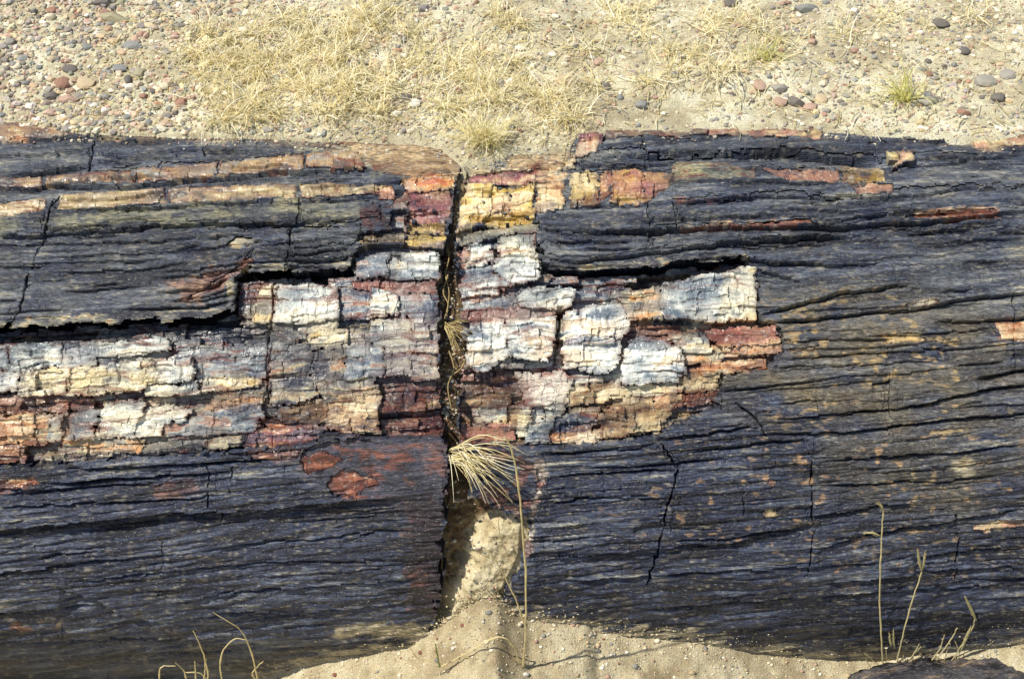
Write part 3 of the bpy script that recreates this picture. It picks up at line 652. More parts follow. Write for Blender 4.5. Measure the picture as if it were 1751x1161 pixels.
STAINS = [   # colour zones with soft, grain-following edges: poly, palette, strength
 ([(-60,205),(100,216),(140,232),(60,240),(-60,244)],'orange',.9), ([(150,230),(400,232),(420,242),(170,240)],'ochre',.7), ([(380,236),(560,238),(770,246),(800,270),(792,304),(690,306),(630,296),(590,266),(480,250)],'plank',1.0), ([(560,240),(770,250),(790,270),(780,285),(640,270)],'tanwood',.8),
 ([(-60,376),(200,355),(620,336),(640,372),(300,384),(-60,400)],'greyyel',.55),
 ([(865,266),(985,260),(978,290),(870,292)],'tanwood',.9), ([(790,290),(940,284),(978,292),(965,318),(790,318)],'yellowp',.8), 
 ([(1430,276),(1500,282),(1520,296),(1440,288)],'ochre',.6),
 ([(1150,386),(1320,378),(1380,372),(1390,380),(1160,394)],'orange',.75), ([(1560,360),(1705,356),(1712,372),(1660,372),(1560,370)],'orange',.6), ([(1150,340),(1240,338),(1240,346),(1150,350)],'orange',.7),([(1660,230),(1800,224),(1800,250),(1665,258)],'pinkor',.6),([(1380,222),(1400,224),(1405,242),(1385,240)],'pinkor',.8),
 ([(608,350),(700,345),(700,395),(612,394)],'darkred',.9), ([(640,340),(700,330),(700,400),(690,425),(612,425)],'darkred',.5),
 ([(265,488),(400,452),(430,440),(440,468),(330,520),(300,512)],'redbrown',.7), ([(400,400),(435,404),(430,420),(380,424)],'cream',.6),
 ([(518,768),(560,752),(640,748),(755,742),(760,850),(752,900),(690,858),(560,830),(520,806)],'smooth',1.0), ([(560,760),(700,752),(712,860),(640,850),(560,840)],'rust',.8), ([(660,850),(756,835),(754,1066),(704,1056),(690,960),(700,900)],'darkred2',1.0), ([(700,850),(758,845),(757,1060),(725,1060)],'darkred2',.9),
 ([(800,762),(915,760),(930,815),(905,905),(850,880),(800,850)],'redwood',.8), ([(905,755),(935,800),(918,880),(905,960),(895,955),(905,880),(918,820)],'paleedge',.8),
 ([(415,768),(515,762),(515,786),(420,790)],'redbrown',.6), ([(-60,800),(60,820),(70,840),(-60,850)],'redor',.5), ([(250,832),(330,822),(340,850),(260,860)],'redbrown',.5), ([(1700,540),(1800,540),(1800,600),(1705,580)],'redor',.7),
 ([(545,1080),(600,1071),(725,1066),(728,1094),(600,1090)],'sandy',.7), ([(20,1060),(115,1060),(110,1085),(20,1085)],'redor',.45),
 ([(1625,785),(1670,780),(1672,815),(1630,820)],'cream',.45),
]
PAL.update({
 'tanwood': [(0,(120,96,70)),(.5,(162,134,98)),(1,(196,172,130))],
 'veinA':   [(0,(70,64,66)),(.3,(116,94,80)),(.55,(152,120,88)),(.8,(178,150,102)),(1,(140,134,126))],
 'veinB':   [(0,(86,80,74)),(.3,(138,116,98)),(.55,(168,142,106)),(.8,(178,160,110)),(1,(200,182,148))],
 'greyyel': [(0,(90,94,92)),(.5,(134,132,108)),(1,(170,162,120))],
 'smooth':  [(0,(38,40,56)),(.45,(60,62,78)),(.7,(84,78,90)),(1,(118,82,76))],
 'rust':    [(0,(46,38,46)),(.35,(84,52,48)),(.65,(126,72,56)),(1,(160,102,78))],
 'darkred2':[(0,(30,26,38)),(.5,(50,40,50)),(.8,(76,52,54)),(1,(116,72,62))],
 'redsmud': [(0,(72,62,74)),(.5,(120,68,56)),(1,(156,80,60))],
 'redwood': [(0,(60,40,44)),(.4,(104,66,62)),(.7,(138,92,82)),(1,(170,140,120))],
 'paleedge':[(0,(120,104,100)),(.5,(176,164,150)),(1,(206,196,176))],
 'sandy':   [(0,(130,120,100)),(.5,(190,176,140)),(1,(206,190,150))],
})
for poly, pal, s_ in STAINS:
    p = np.array(poly, float); a = p.min(0) - 45; b = p.max(0) + 45
    m = (U > a[0]) & (U < b[0]) & (V > a[1]) & (V < b[1])
    r_ = np.nonzero(m.any(1))[0]; c_ = np.nonzero(m.any(0))[0]
    if len(r_) == 0: continue
    S_ = np.s_[r_[0]:r_[-1] + 1, c_[0]:c_[-1] + 1]
    thick = min(b[1] - a[1] - 90, b[0] - a[0] - 90)
    mk = blur(in_poly(U[S_], V[S_], poly).astype(float), 2 if thick < 22 else (4 if thick < 60 else 7))
    f = np.clip((mk + (ND[S_] - .5) * .75 + (NB[S_] - .5) * .75 + (NC[S_] - .5) * .4 - .42) * 3.0, 0, 1) * np.clip(mk * 4, 0, 1)
    t = 0.5 + (NA[S_] - .5) * 1.6 + (ND[S_] - .5) * 1.1 + (NC[S_] - .5) * 0.5
    if pal == 'smooth': f = np.clip(mk * 1.6 + (NB[S_] - .5) * .6, 0, 1) * np.clip(mk * 4, 0, 1)
    if pal in ('redor', 'rust', 'darkred', 'redwood'): f = f * np.clip((fbm(U[S_] / 26, V[S_] / 20, 126, 5) - .49) * 20, 0, 1)
    woodc[S_] = mixc(woodc[S_], ramp(t, PAL[pal]), f * s_)
BOTL = [(-400,1163),(430,1163),(470,1152),(520,1138),(600,1122),(700,1108),(735,1086),(765,1062),(795,1040),(825,1024),(850,1022),(872,1040),(905,1058),(1000,1066),(1020,1078),(1100,1086),(1200,1098),(1290,1114),(1400,1128),(1500,1130),(1620,1116),(1751,1102),(2100,1098)]
bl = np.array(BOTL, float)
gap = np.interp(U, bl[:, 0], bl[:, 1]) - V
woodc = mixc(woodc, lin((196, 182, 148)), np.clip((0.55 - gap / 24 + (fbm(G / 50, W / 3.2, 127, 2) - .5) * 2.2 + (NB - .5) * 1.4) * 2.2, 0, 1) * .75 * np.clip((U - 380) / 120, 0, 1) * (gap < 70))
# quartz floor between the blocks
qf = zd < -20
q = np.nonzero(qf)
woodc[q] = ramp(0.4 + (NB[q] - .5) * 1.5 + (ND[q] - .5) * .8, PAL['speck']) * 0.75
for poly, pal in ((REDDARK, 'darkred'), (BROWNCOL, 'brown')):
    ii = np.nonzero(in_poly(U, V, poly)); woodc[ii] = ramp(0.4 + (NB[ii] - .5) * 1.8, PAL[pal])

# ------------------------------------------------------------------ heights
SMK = blur(in_poly(U, V, SMOOTH).astype(float), 5); FIB = FIB * (1 - .8 * SMK); GRO = GRO * (1 - SMK); LED = LED * (1 - .9 * SMK)
body_d = zd + BIG * np.where(qf, .4, 1.0) * 0.5 + np.where(qf, FACET * .7, (FIB * (1 - .45 * lowf) + (F1c - .5) * 2.2 * lowf) * (0.55 + 0.45 * lowf) + GRO * (0.22 + 0.35 * lowf)) + LED * np.where(qf, .35, 1.0) + CRK
slab_d = BIG * 0.5 + FIB * (0.45 + 0.6 * lowf) + GRO * (0.18 + .5 * lowf) + LED * .9 + CRK * 0.6 + np.clip((V - 770) / 40, 0, 1) * -7
VID = np.arange(NP * NX).reshape(NP, NX)
c00 = VID[:-1, :-1].ravel(); c10 = VID[1:, :-1].ravel(); c11 = VID[1:, 1:].ravel(); c01 = VID[:-1, 1:].ravel()
CELLS = np.stack([c00, c10, c11, c01], -1)      # rows go downward: outward facing
Uf, Vf, Xf = U.ravel(), V.ravel(), X2.ravel()
rowf = np.repeat(np.arange(NP), NX)
def pos(vid, d):
    rr = R + d * 1e-3; n = NRM[rowf[vid]]
    return np.stack([Xf[vid], rr * n[:, 1], AXZ + rr * n[:, 2]], -1)

OFFS = np.zeros(len(KINDS) + 20); rk0 = random.Random(3)
for k in range(11, len(OFFS)): OFFS[k] = rk0.uniform(-.14, .14)
LV = np.zeros((NP, NX), np.int32); LV[:-1, :-1] = LAB; LV[-1] = LV[-2]; LV[:, -1] = LV[:, -2]
QA = fbm(U / 110, BW / 17, 141, 3); QB2 = fbm(U / 34, BW / 8, 142, 3)
TT = 0.48 + B2 * .38 + B3 * .26 + OFFS[LV] + (QA - .5) * 2.0 + (QB2 - .5) * 1.5 + (NA - .5) * .7 + (NC - .5) * 0.5
TT = np.where((V < 360) & (U > 1024) & (U < 1155), TT * .45 + .55 * np.clip((V - 292) / 55, 0, 1), TT)
KI = np.full(len(OFFS), -1)
uk = sorted(set(KINDS) - {'', 'slab'})
for k in range(1, len(KINDS)):
    if KINDS[k] in uk: KI[k + 10] = uk.index(KINDS[k])
KV = KI[LV]
QC = woodc.copy()
for j, kd in enumerate(uk):
    q = np.nonzero(KV == j)
    if len(q[0]): QC[q] = ramp(TT[q], PAL[kd])
QB = np.stack([blur(QC[..., k], 6) for k in range(3)], -1)
mf = np.clip(0.40 + (fbm(U / 24, V / 16, 120, 3) - .5) * 2.2, 0.02, .85)[..., None]
QC = QC * (1 - mf) + QB * mf
dk_ = np.clip((fbm(U / 12, V / 8, 121, 3) - .61) * 8, 0, 1) * .62 * np.clip((fbm(U / 90, V / 60, 122, 2) - .35) * 4, 0, 1)
QC = mixc(QC, lin((52, 54, 68)), dk_)
rv = np.clip(1 - np.abs(fbm(U / 170, BW / 19, 123, 3) - .5) / .042, 0, 1) * .8 * np.clip((fbm(U / 90, V / 60, 124, 2) - .36) * 5, 0, 1)
bv_ = np.clip(1 - np.abs(fbm(U / 150, BW / 15, 128, 3) - .47) / .026, 0, 1) * .8 * np.clip((fbm(U / 70, V / 50, 129, 2) - .40) * 5, 0, 1)
QC = mixc(QC, lin((44, 42, 54)), bv_)
QC = mixc(QC, lin((112, 58, 42)), rv)
QC = mixc(QC, lin((232, 228, 214)), np.clip((fbm(U / 6, V / 4, 125, 2) - .68) * 6, 0, 1) * .28)
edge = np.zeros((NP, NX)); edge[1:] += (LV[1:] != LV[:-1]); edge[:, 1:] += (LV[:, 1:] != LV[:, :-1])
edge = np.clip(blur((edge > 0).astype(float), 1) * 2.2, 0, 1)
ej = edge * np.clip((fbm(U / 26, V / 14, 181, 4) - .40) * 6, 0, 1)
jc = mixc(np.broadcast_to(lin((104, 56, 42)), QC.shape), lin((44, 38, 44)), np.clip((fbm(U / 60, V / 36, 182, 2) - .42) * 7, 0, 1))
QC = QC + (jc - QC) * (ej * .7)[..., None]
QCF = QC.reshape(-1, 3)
labp = np.full((NP + 1, NX + 1), -9, np.int32); labp[1:-1, 1:-1] = LAB
def build(lid, cells_idx, dfun, colr, wall, name, mat, parent, inset=True, under=0.0):
    cells = CELLS[cells_idx]
    vid, q = np.unique(cells, return_inverse=True); q = q.reshape(-1, 4)
    r = cells_idx // (NX - 1); c = cells_idx % (NX - 1)
    # boundary edges
    E = []; nb = [(-1, 0, 3, 0), (1, 0, 1, 2), (0, -1, 0, 1), (0, 1, 2, 3)]
    for dr, dc, a, b in nb:
        mm = labp[r + 1 + dr, c + 1 + dc] != lid
        E.append(np.stack([q[mm, a], q[mm, b]], -1))
    E = np.vstack(E)
    d = dfun(vid).copy()
    if inset and len(E):
        bv = np.zeros(len(vid), bool); bv[E.ravel()] = True
        d[bv] -= inset
        nbv = np.zeros(len(vid), bool); nbv[q[bv[q].any(1)].ravel()] = True
        d[nbv & ~bv] -= .2 * inset
    P = pos(vid, d); n = len(vid)
    C = colr[vid] if colr.ndim == 2 and len(colr) == NP * NX else colr
    if len(E):
        tv, e2 = np.unique(E, return_inverse=True); e2 = e2.reshape(-1, 2); k = len(tv)
        top = P[tv]; bot = pos(vid[tv], d[tv] - wall)
        if under:      # undercut: the foot of the wall lies further up-slope
            nn = NRM[rowf[vid[tv]]]; bot = bot + under * np.stack([np.zeros(k), nn[:, 2], -nn[:, 1]], -1)
        Vv = np.vstack([P, top, bot]); Cc = np.vstack([C, C[tv], C[tv] * 0.9])
        wq = np.stack([n + e2[:, 1], n + e2[:, 0], n + k + e2[:, 0], n + k + e2[:, 1]], -1)
        Q = np.vstack([q, wq])
    else: Vv, Cc, Q = P, C, q
    me = make_mesh(name, Vv, Q, Cc, mats=mat, smooth=(mat is M_SED))
    return link(name, me, parent)

LOGL = empty('petrified_log', (-0.8, 0, 0)); LOGR = empty('petrified_log', (0.8, 0, 0))
tag(LOGL, 'dark fibrous petrified log with long cream bands, left ending at the dirt-filled crack beside the smooth rusty patch', 'petrified log')
tag(LOGR, 'dark petrified log with yellow and purple blocks on top and thick white quartz, split by thin upright cracks', 'petrified log')
LOGL['label'] = 'petrified log segment with long cream quartz bands and a smooth rust-stained patch by the crack'
LOGR['label'] = 'petrified log segment with yellow and purple blocks on top and tan-flecked dark wood'
def put(o, par):
    o.parent = par; o.matrix_parent_inverse = par.matrix_basis.inverted()
    return o
order = np.argsort(labf, kind='stable'); sl_lab = labf[order]
ids, starts = np.unique(sl_lab, return_index=True); ends = np.append(starts[1:], len(sl_lab))
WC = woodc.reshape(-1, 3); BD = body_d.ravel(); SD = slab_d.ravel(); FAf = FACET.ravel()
zdf, NAf, NBf, NCf, NDf, BIGf = zd.ravel(), NA.ravel(), NB.ravel(), NC.ravel(), ND.ravel(), BIG.ravel()
CRKf = CRK.ravel(); LEDf = LED.ravel(); FIBf = FIB.ravel()
def components(cidx):
    todo = set(cidx.tolist()); W_ = NX - 1; out = []
    while todo:
        st = [todo.pop()]; comp = [st[0]]
        while st:
            c = st.pop()
            for nb_ in (c - 1, c + 1, c - W_, c + W_):
                if nb_ in todo:
                    todo.discard(nb_); st.append(nb_); comp.append(nb_)
        out.append(np.array(comp))
    return out
rk = random.Random(77); LOOSE = []
pieces = []
for lid, s, e in zip(ids, starts, ends):
    if lid <= 2: pieces.append((lid, order[s:e]))
    else:
        cs_ = components(order[s:e]); big = max(len(c) for c in cs_)
        pieces += [(lid, c) for c in cs_ if len(c) >= max(14, 0.06 * big)]
        for c in cs_:
            if len(c) < max(14, 0.06 * big): labf[c] = np.where(cuf[c] < 768, 0, 1); LOOSE.append(c)
labp[1:-1, 1:-1] = labf.reshape(cu.shape)
LC = np.concatenate(LOOSE) if LOOSE else np.zeros(0, int)
for lid, cidx in pieces:
    if lid < 2 and len(LC): cidx = np.concatenate([cidx, LC[labf[LC] == lid]])
    if lid == 2:
        ridx = cidx; continue
    if lid < 2:
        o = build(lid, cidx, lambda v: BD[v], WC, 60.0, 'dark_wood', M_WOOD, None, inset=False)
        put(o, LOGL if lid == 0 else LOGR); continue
    if len(cidx) < 12:
        continue
    i = lid - 10; kind = KINDS[i]; typ = TYPE[i]; h = HT[i]
    um, vm = cuf[cidx].mean(), cvf[cidx].mean()
    par = LOGL if um < 768 else LOGR
    tx, ty = rk.uniform(-1, 1), rk.uniform(-0.6, 1)
    if typ == 'vein':
        f = lambda v: SD[v] + h + 1.5 + .25 * FAf[v] * (kind not in ('tanwood', 'plank', 'greyyel')) + 0.5 * tx * (Uf[v] - um) / 60
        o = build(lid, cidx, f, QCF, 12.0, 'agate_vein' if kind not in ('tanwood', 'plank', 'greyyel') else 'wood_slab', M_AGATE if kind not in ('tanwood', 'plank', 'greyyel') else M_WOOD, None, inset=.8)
    elif typ == 'slab':
        f = lambda v: SD[v] + h + 0.6 * tx * (Uf[v] - um) / 100 + 1.5
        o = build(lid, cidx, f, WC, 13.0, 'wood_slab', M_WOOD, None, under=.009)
    else:
        off = rk.uniform(-0.16, 0.16)
        amp = 1.0 if kind not in ('redsm', 'plank', 'bluegrey', 'grey') else 0.6
        def f(v):
            fl = np.where((zdf[v] < -20) & (zdf[v] > -40), zdf[v] + 5, -25) if typ != 'topblock' else 0.0 * zdf[v]
            base = np.median(fl)
            return base + (8 + (h - 8) * 1.0 if typ != 'topblock' else h) + BIGf[v] * 0.35 + FAf[v] * 0.62 * amp + 0.08 * FIBf[v] + tx * (Uf[v] - um) / 14 * 0.35 + ty * (Vf[v] - vm) / 14 * 1.1 + 0.5 * CRKf[v]
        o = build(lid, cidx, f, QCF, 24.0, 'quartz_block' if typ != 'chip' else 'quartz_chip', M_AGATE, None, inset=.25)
    put(o, par)

# sediment in the crack
vall = np.arange(NP * NX)
def sed_d(v):
    u_, v_ = Uf[v], Vf[v]
    lowp = np.clip((v_ - 840) / 70, 0, 1)
    kr_ = np.interp(v_, cr_[:, 0], cr_[:, 1])
    d = -44 + 26 * lowp * np.clip((u_ - np.interp(v_, [860, 885, 905, 930, 1000, 1050], [880, 856, 818, 800, 780, 742]) + (NBf[v] - .5) * 24) / 34, 0, 1) * np.clip((kr_ + 6 - u_) / 20, .8, 1) + 7 * np.clip((v_ - 930) / 110, 0, 1) * np.clip((u_ - 755) / 40, 0, 1)
    d = d + np.clip((430 - v_) / 70, 0, 1) * 20 + np.clip((330 - v_) / 40, 0, 1) * 12
    d += (NBf[v] - .5) * 5 + (NCf[v] - .5) * 2.5 + (NAf[v] - .5) * 6
    d -= 14 * np.clip(1.1 - ((u_ - 788) / 20) ** 2 - ((v_ - 975) / 12) ** 2 + (NCf[v] - .5) * 1.5, 0, 1)
    d += (NCf[v] - .5) * 2.5 * (v_ > 840)
    return d
sc = np.zeros((NP * NX, 3))
tsed = 0.35 + (NBf - .5) * 1.0 + (NCf - .5) * .5 + 0.3 * np.clip((Vf - 850) / 60, 0, 1)
sc[:] = ramp(tsed, [(0,(130,112,84)),(.4,(178,162,126)),(.7,(206,192,156)),(1,(220,208,176))])
soil_shade = (np.clip((880 - Vf) / 60 + (NBf - .5) * 2, 0, 1) * np.clip((Vf - 340) / 80, .15, 1))
soil_shade = np.maximum(soil_shade, np.clip((np.interp(Vf, [860, 885, 905, 930, 1000, 1050], [890, 862, 824, 806, 786, 746]) + (NBf - .5) * 40 - Uf) / 12, 0, 1) * (Vf > 700) * np.clip((1052 - Vf) / 14, 0, 1))[:, None]  # left strip: brown soil tone that also paints in the wall's shadow
sc = sc * (1 - soil_shade) + soil_shade * ramp(tsed, [(0,(60,48,38)),(.5,(98,82,60)),(1,(150,132,100))])
CS = build(2, ridx, sed_d, sc, 20.0, 'crack_sediment', M_SED, None, inset=False)
tag(CS, 'loose sand and grit packed into the crack between the two log segments', 'sand', kind='stuff')

# solid cores
for par, x0, x1 in ((LOGL, -3.2, -0.10), (LOGR, -0.03, 3.2)):
    a = np.linspace(rad(-60), rad(240), 40); rr = R - 0.075
    Vc = np.vstack([np.stack([np.full(40, x), rr * np.cos(a), AXZ + rr * np.sin(a)], -1) for x in (x0, x1)] + [[[x0, 0, AXZ], [x1, 0, AXZ]]])
    F = [[k, k + 1, 41 + k - 1 + 0, 40 + k] for k in range(39)]
    F = [[k, 40 + k, 41 + k, k + 1] for k in range(39)]
    me = bpy.data.meshes.new('core'); me.from_pydata(Vc.tolist(), [], F + [[80, k, k + 1] for k in range(39)] + [[81, 40 + k + 1, 40 + k] for k in range(39)])
    me.materials.append(mat_plain('core_wood', lin((52, 44, 44)), 0.8))
    put(link('core', me), par)

# ------------------------------------------------------------------ ground: one sheet, sand bank in front, gravel slope behind
TOPL = [(-400,216),(-60,216),(0,217),(150,231),(400,236),(560,242),(700,247),(755,256),(790,288),(830,284),(870,266),(972,262),(985,238),(1050,229),(1200,227),(1390,225),(1500,230),(1620,238),(1700,240),(1751,230),(2100,228)]
tl = np.array(TOPL, float); bl = np.array(BOTL, float)
PT = on_log(tl[:, 0], tl[:, 1], 0.0); PB = on_log(bl[:, 0], bl[:, 1], -0.008)
def top_yz(x): return np.interp(x, PT[:, 0], PT[:, 1]), np.interp(x, PT[:, 0], PT[:, 2]) + 0.003
def bot_yz(x): return np.interp(x, PB[:, 0], PB[:, 1]), np.interp(x, PB[:, 0], PB[:, 2])
def zback(x, y):
    yt, zt = top_yz(x); s = np.maximum(y - yt, 0)
    rise = np.where(s < 1.5, s * 0.18, 0.27 + (s - 1.5) * 0.04)
    fade = np.clip(s / 0.05, 0, 1)
    return zt + rise + fade * ((fbm(x * 7, y * 9, 201, 3) - .5) * 0.028 + (fbm(x * 45, y * 45, 202, 3) - .5) * 0.007)
def zfront(x, y):
    yb, zb = bot_yz(x); s = np.maximum(yb - y, 0)
    drop = 0.16 * (1 - np.exp(-s * 0.42 / 0.16))
    g = (fbm(x * 10, y * 10, 211, 3) - .5) * 0.03 + (fbm(x * 50, y * 50, 212, 3) - .5) * 0.012 + (fbm(x * 140, y * 140, 213, 2) - .5) * .005
    z = zb - drop + g * np.clip(s / 0.04, 0.55, 1)
    f = np.clip((s - 0.4) / 2.0, 0, 1)
    return z * (1 - f) + f * 0.0
gx = np.concatenate([-np.geomspace(90, 1.25, 30)[:-1], np.arange(-1.25, 1.2501, 0.0045), np.geomspace(1.25, 90, 30)[1:]])
sf = np.concatenate([np.geomspace(90, 0.32, 30)[:-1], np.arange(0.32, -0.001, -0.0035)])
sb = np.concatenate([np.arange(0, 0.62, 0.0045), np.geomspace(0.62, 140, 40)[1:]])
yb, zb = bot_yz(gx); yt, zt = top_yz(gx)
rowsP = []
for s in sf:
    y = yb - s; rowsP.append(np.stack([gx, y, zfront(gx, y)], -1))
for f in (0.04, 0.2, 0.4, 0.6, 0.8, 0.96):
    rowsP.append(np.stack([gx, yb + f * (yt - yb), zb + f * (zt - zb) - 0.015], -1))
for s in sb:
    y = yt + s; rowsP.append(np.stack([gx, y, zback(gx, y)], -1))
GP = np.stack(rowsP, 0); nr, nc = GP.shape[:2]
gi = np.arange(nr * nc).reshape(nr, nc)
GQ = np.stack([gi[:-1, :-1], gi[:-1, 1:], gi[1:, 1:], gi[1:, :-1]], -1).reshape(-1, 4)
gxx, gyy = GP[..., 0].ravel(), GP[..., 1].ravel()
front = np.repeat(np.arange(nr) < len(sf) + 3, nc)
tg = 0.5 + (fbm(gxx * 9, gyy * 12, 221, 3) - .5) * 1.2 + (fbm(gxx * 70, gyy * 70, 222, 2) - .5) * .8
cb = ramp(tg, [(0,(166,154,126)),(.45,(200,191,160)),(.75,(219,213,184)),(1,(230,225,204))])
cf = ramp(tg, [(0,(158,142,112)),(.45,(192,179,146)),(.75,(208,197,165)),(1,(222,212,184))])
gme = make_mesh('ground', GP.reshape(-1, 3), GQ, np.where(front[:, None], cf, cb), mats=mat_attr('sandy_ground', 0.95, 0.05, 480.0, 0.42, 0.9, 0.004, spec=0.12, speck=[(430.0, (1, 1, 1), .62, .69, tuple(lin((120, 100, 78))), .6), (300.0, (1, 1, 1), .63, .69, tuple(lin((236, 228, 208))), .6)]))
tag(link('ground', gme), kind='structure')

# ------------------------------------------------------------------ pebbles
def ico(sub):
    t = (1 + 5 ** .5) / 2
    V_ = [(-1,t,0),(1,t,0),(-1,-t,0),(1,-t,0),(0,-1,t),(0,1,t),(0,-1,-t),(0,1,-t),(t,0,-1),(t,0,1),(-t,0,-1),(-t,0,1)]
    F_ = [(0,11,5),(0,5,1),(0,1,7),(0,7,10),(0,10,11),(1,5,9),(5,11,4),(11,10,2),(10,7,6),(7,1,8),(3,9,4),(3,4,2),(3,2,6),(3,6,8),(3,8,9),(4,9,5),(2,4,11),(6,2,10),(8,6,7),(9,8,1)]
    V_ = [np.array(v) / np.linalg.norm(v) for v in V_]
    for _ in range(sub):
        cache = {}; F2 = []
        def mid(a, b):
            k = (min(a, b), max(a, b))
            if k not in cache:
                m = V_[a] + V_[b]; V_.append(m / np.linalg.norm(m)); cache[k] = len(V_) - 1
            return cache[k]
        for a, b, c in F_:
            x, y, z = mid(a, b), mid(b, c), mid(c, a); F2 += [(a, x, z), (b, y, x), (c, z, y), (x, y, z)]
        F_ = F2
    return np.array(V_), np.array(F_)
I0V, I0F = ico(0); I1V, I1F = ico(1); I2V, I2F = ico(2)
PEB = {'grey':(142,140,134),'blue-grey':(116,122,126),'cream':(214,204,178),'tan':(192,172,138),'pinkish':(174,142,126),'red-brown':(142,96,80),'dark':(78,76,80),'white':(226,220,206),'olive':(150,144,116)}
PN = list(PEB); PW = [.17,.14,.19,.17,.11,.05,.08,.06,.03]
rs = np.random.default_rng(4)
def deform(Vb, r, rough=0.22):
    d = rs.normal(size=(5, 3)); d /= np.linalg.norm(d, axis=1, keepdims=True)
    f = np.ones(len(Vb))
    for k in range(5): f += rough * (rs.random() - .5) * np.maximum(Vb @ d[k], 0) ** 2 * 2
    return Vb * f[:, None]
def dens(x, y):
    u_, v_ = project(np.stack([x, y, zback(x, y)], -1))
    q = 1.15 - 0.62 * np.clip((u_ - 560) / 500, 0, 1) + 0.35 * np.clip((u_ - 1180) / 300, 0, 1)
    q *= np.clip(0.35 + 1.7 * fbm(x * 6, y * 8, 231, 2), 0.2, 1.1)
    q *= np.where(v_ < -60, .5, 1)
    return q, u_, v_
x = rs.uniform(-1.2, 1.2, 42000); yt_, _ = top_yz(x); s = rs.uniform(0.002, 0.52, 42000); y = yt_ + s
q, pu, pv = dens(x, y)
keep = rs.random(len(x)) < q * 0.72
x, y, pu, pv = x[keep], y[keep], pu[keep], pv[keep]; n = len(x)
size = 0.0020 * np.exp(rs.normal(0, 0.48, n)) * (1.0 + 0.40 * np.clip((560 - pu) / 250, 0, 1))
size = np.clip(size, 0.0011, 0.0075)
ci = rs.choice(len(PN), n, p=np.array(PW) / sum(PW))
pc = (np.array([lin(PEB[k]) for k in PN])[ci] * .72 + lin((206,192,164)) * .28) * rs.uniform(0.75, 1.25, (n, 1)) * rs.uniform(.93, 1.07, (n, 3))
shapes = [deform(I0V, 1) for _ in range(12)]
sh = np.array(shapes)[rs.integers(0, 12, n)]
sx = rs.uniform(.75, 1.75, n); sy = rs.uniform(.65, 1.15, n); sz = rs.uniform(.5, .85, n); az = rs.uniform(0, 6.283, n)
Lc = sh * np.stack([sx, sy, sz], -1)[:, None, :] * size[:, None, None]
ca, sa = np.cos(az)[:, None], np.sin(az)[:, None]
PX = Lc[..., 0] * ca - Lc[..., 1] * sa + x[:, None]; PY = Lc[..., 0] * sa + Lc[..., 1] * ca + y[:, None]
PZ = Lc[..., 2] + (zback(x, y) + size * sz * 0.18)[:, None]
PVt = np.stack([PX, PY, PZ], -1).reshape(-1, 3)
PF = (I0F[None] + (np.arange(n) * 12)[:, None, None]).reshape(-1, 3)
gv = link('gravel', make_mesh('gravel', PVt, PF, np.repeat(pc, 12, 0), mats=M_GRAVEL, smooth=False))
tag(gv, 'fine mixed gravel strewn over the sandy ground behind the log', 'gravel', kind='stuff')

PM = {k: mat_plain('pebble_' + k.replace('-', '_'), lin(PEB[k]) * .85 + lin((206,192,164)) * .15, 0.72, 130.0, 0.28, 0.35) for k in PN}
PMESH = {}
def pebble_mesh(colk, shape):
    key = (colk, shape)
    if key not in PMESH:
        st = rs.bit_generator.state; r2 = np.random.default_rng(shape + 50)
        Vb = I1V.copy(); f = np.ones(len(Vb))
        for k in range(7):
            d = r2.normal(size=3); d /= np.linalg.norm(d); f += 0.34 * (r2.random() - .5) * np.maximum(Vb @ d, 0) ** 1.5
        Vb = Vb * f[:, None]
        for k in range(9):     # broken flat faces
            d = r2.normal(size=3); d /= np.linalg.norm(d); lim = r2.uniform(.58, .86); q_ = Vb @ d
            Vb = Vb - np.maximum(q_ - lim, 0)[:, None] * d * .9
        PMESH[key] = make_mesh('pebble', Vb, I1F, mats=PM[colk], smooth=False)
    return PMESH[key]
def ground_hit(u, v, fn):
    """march the pixel's ray down to the ground function"""
    D = ray(np.array([u]), np.array([v]))[0]
    t = np.linspace(1.2, 3.6, 1600); P = CAM + t[:, None] * D
    below = P[:, 2] < fn(P[:, 0], P[:, 1])
    k = int(np.argmax(below)); return P[k]
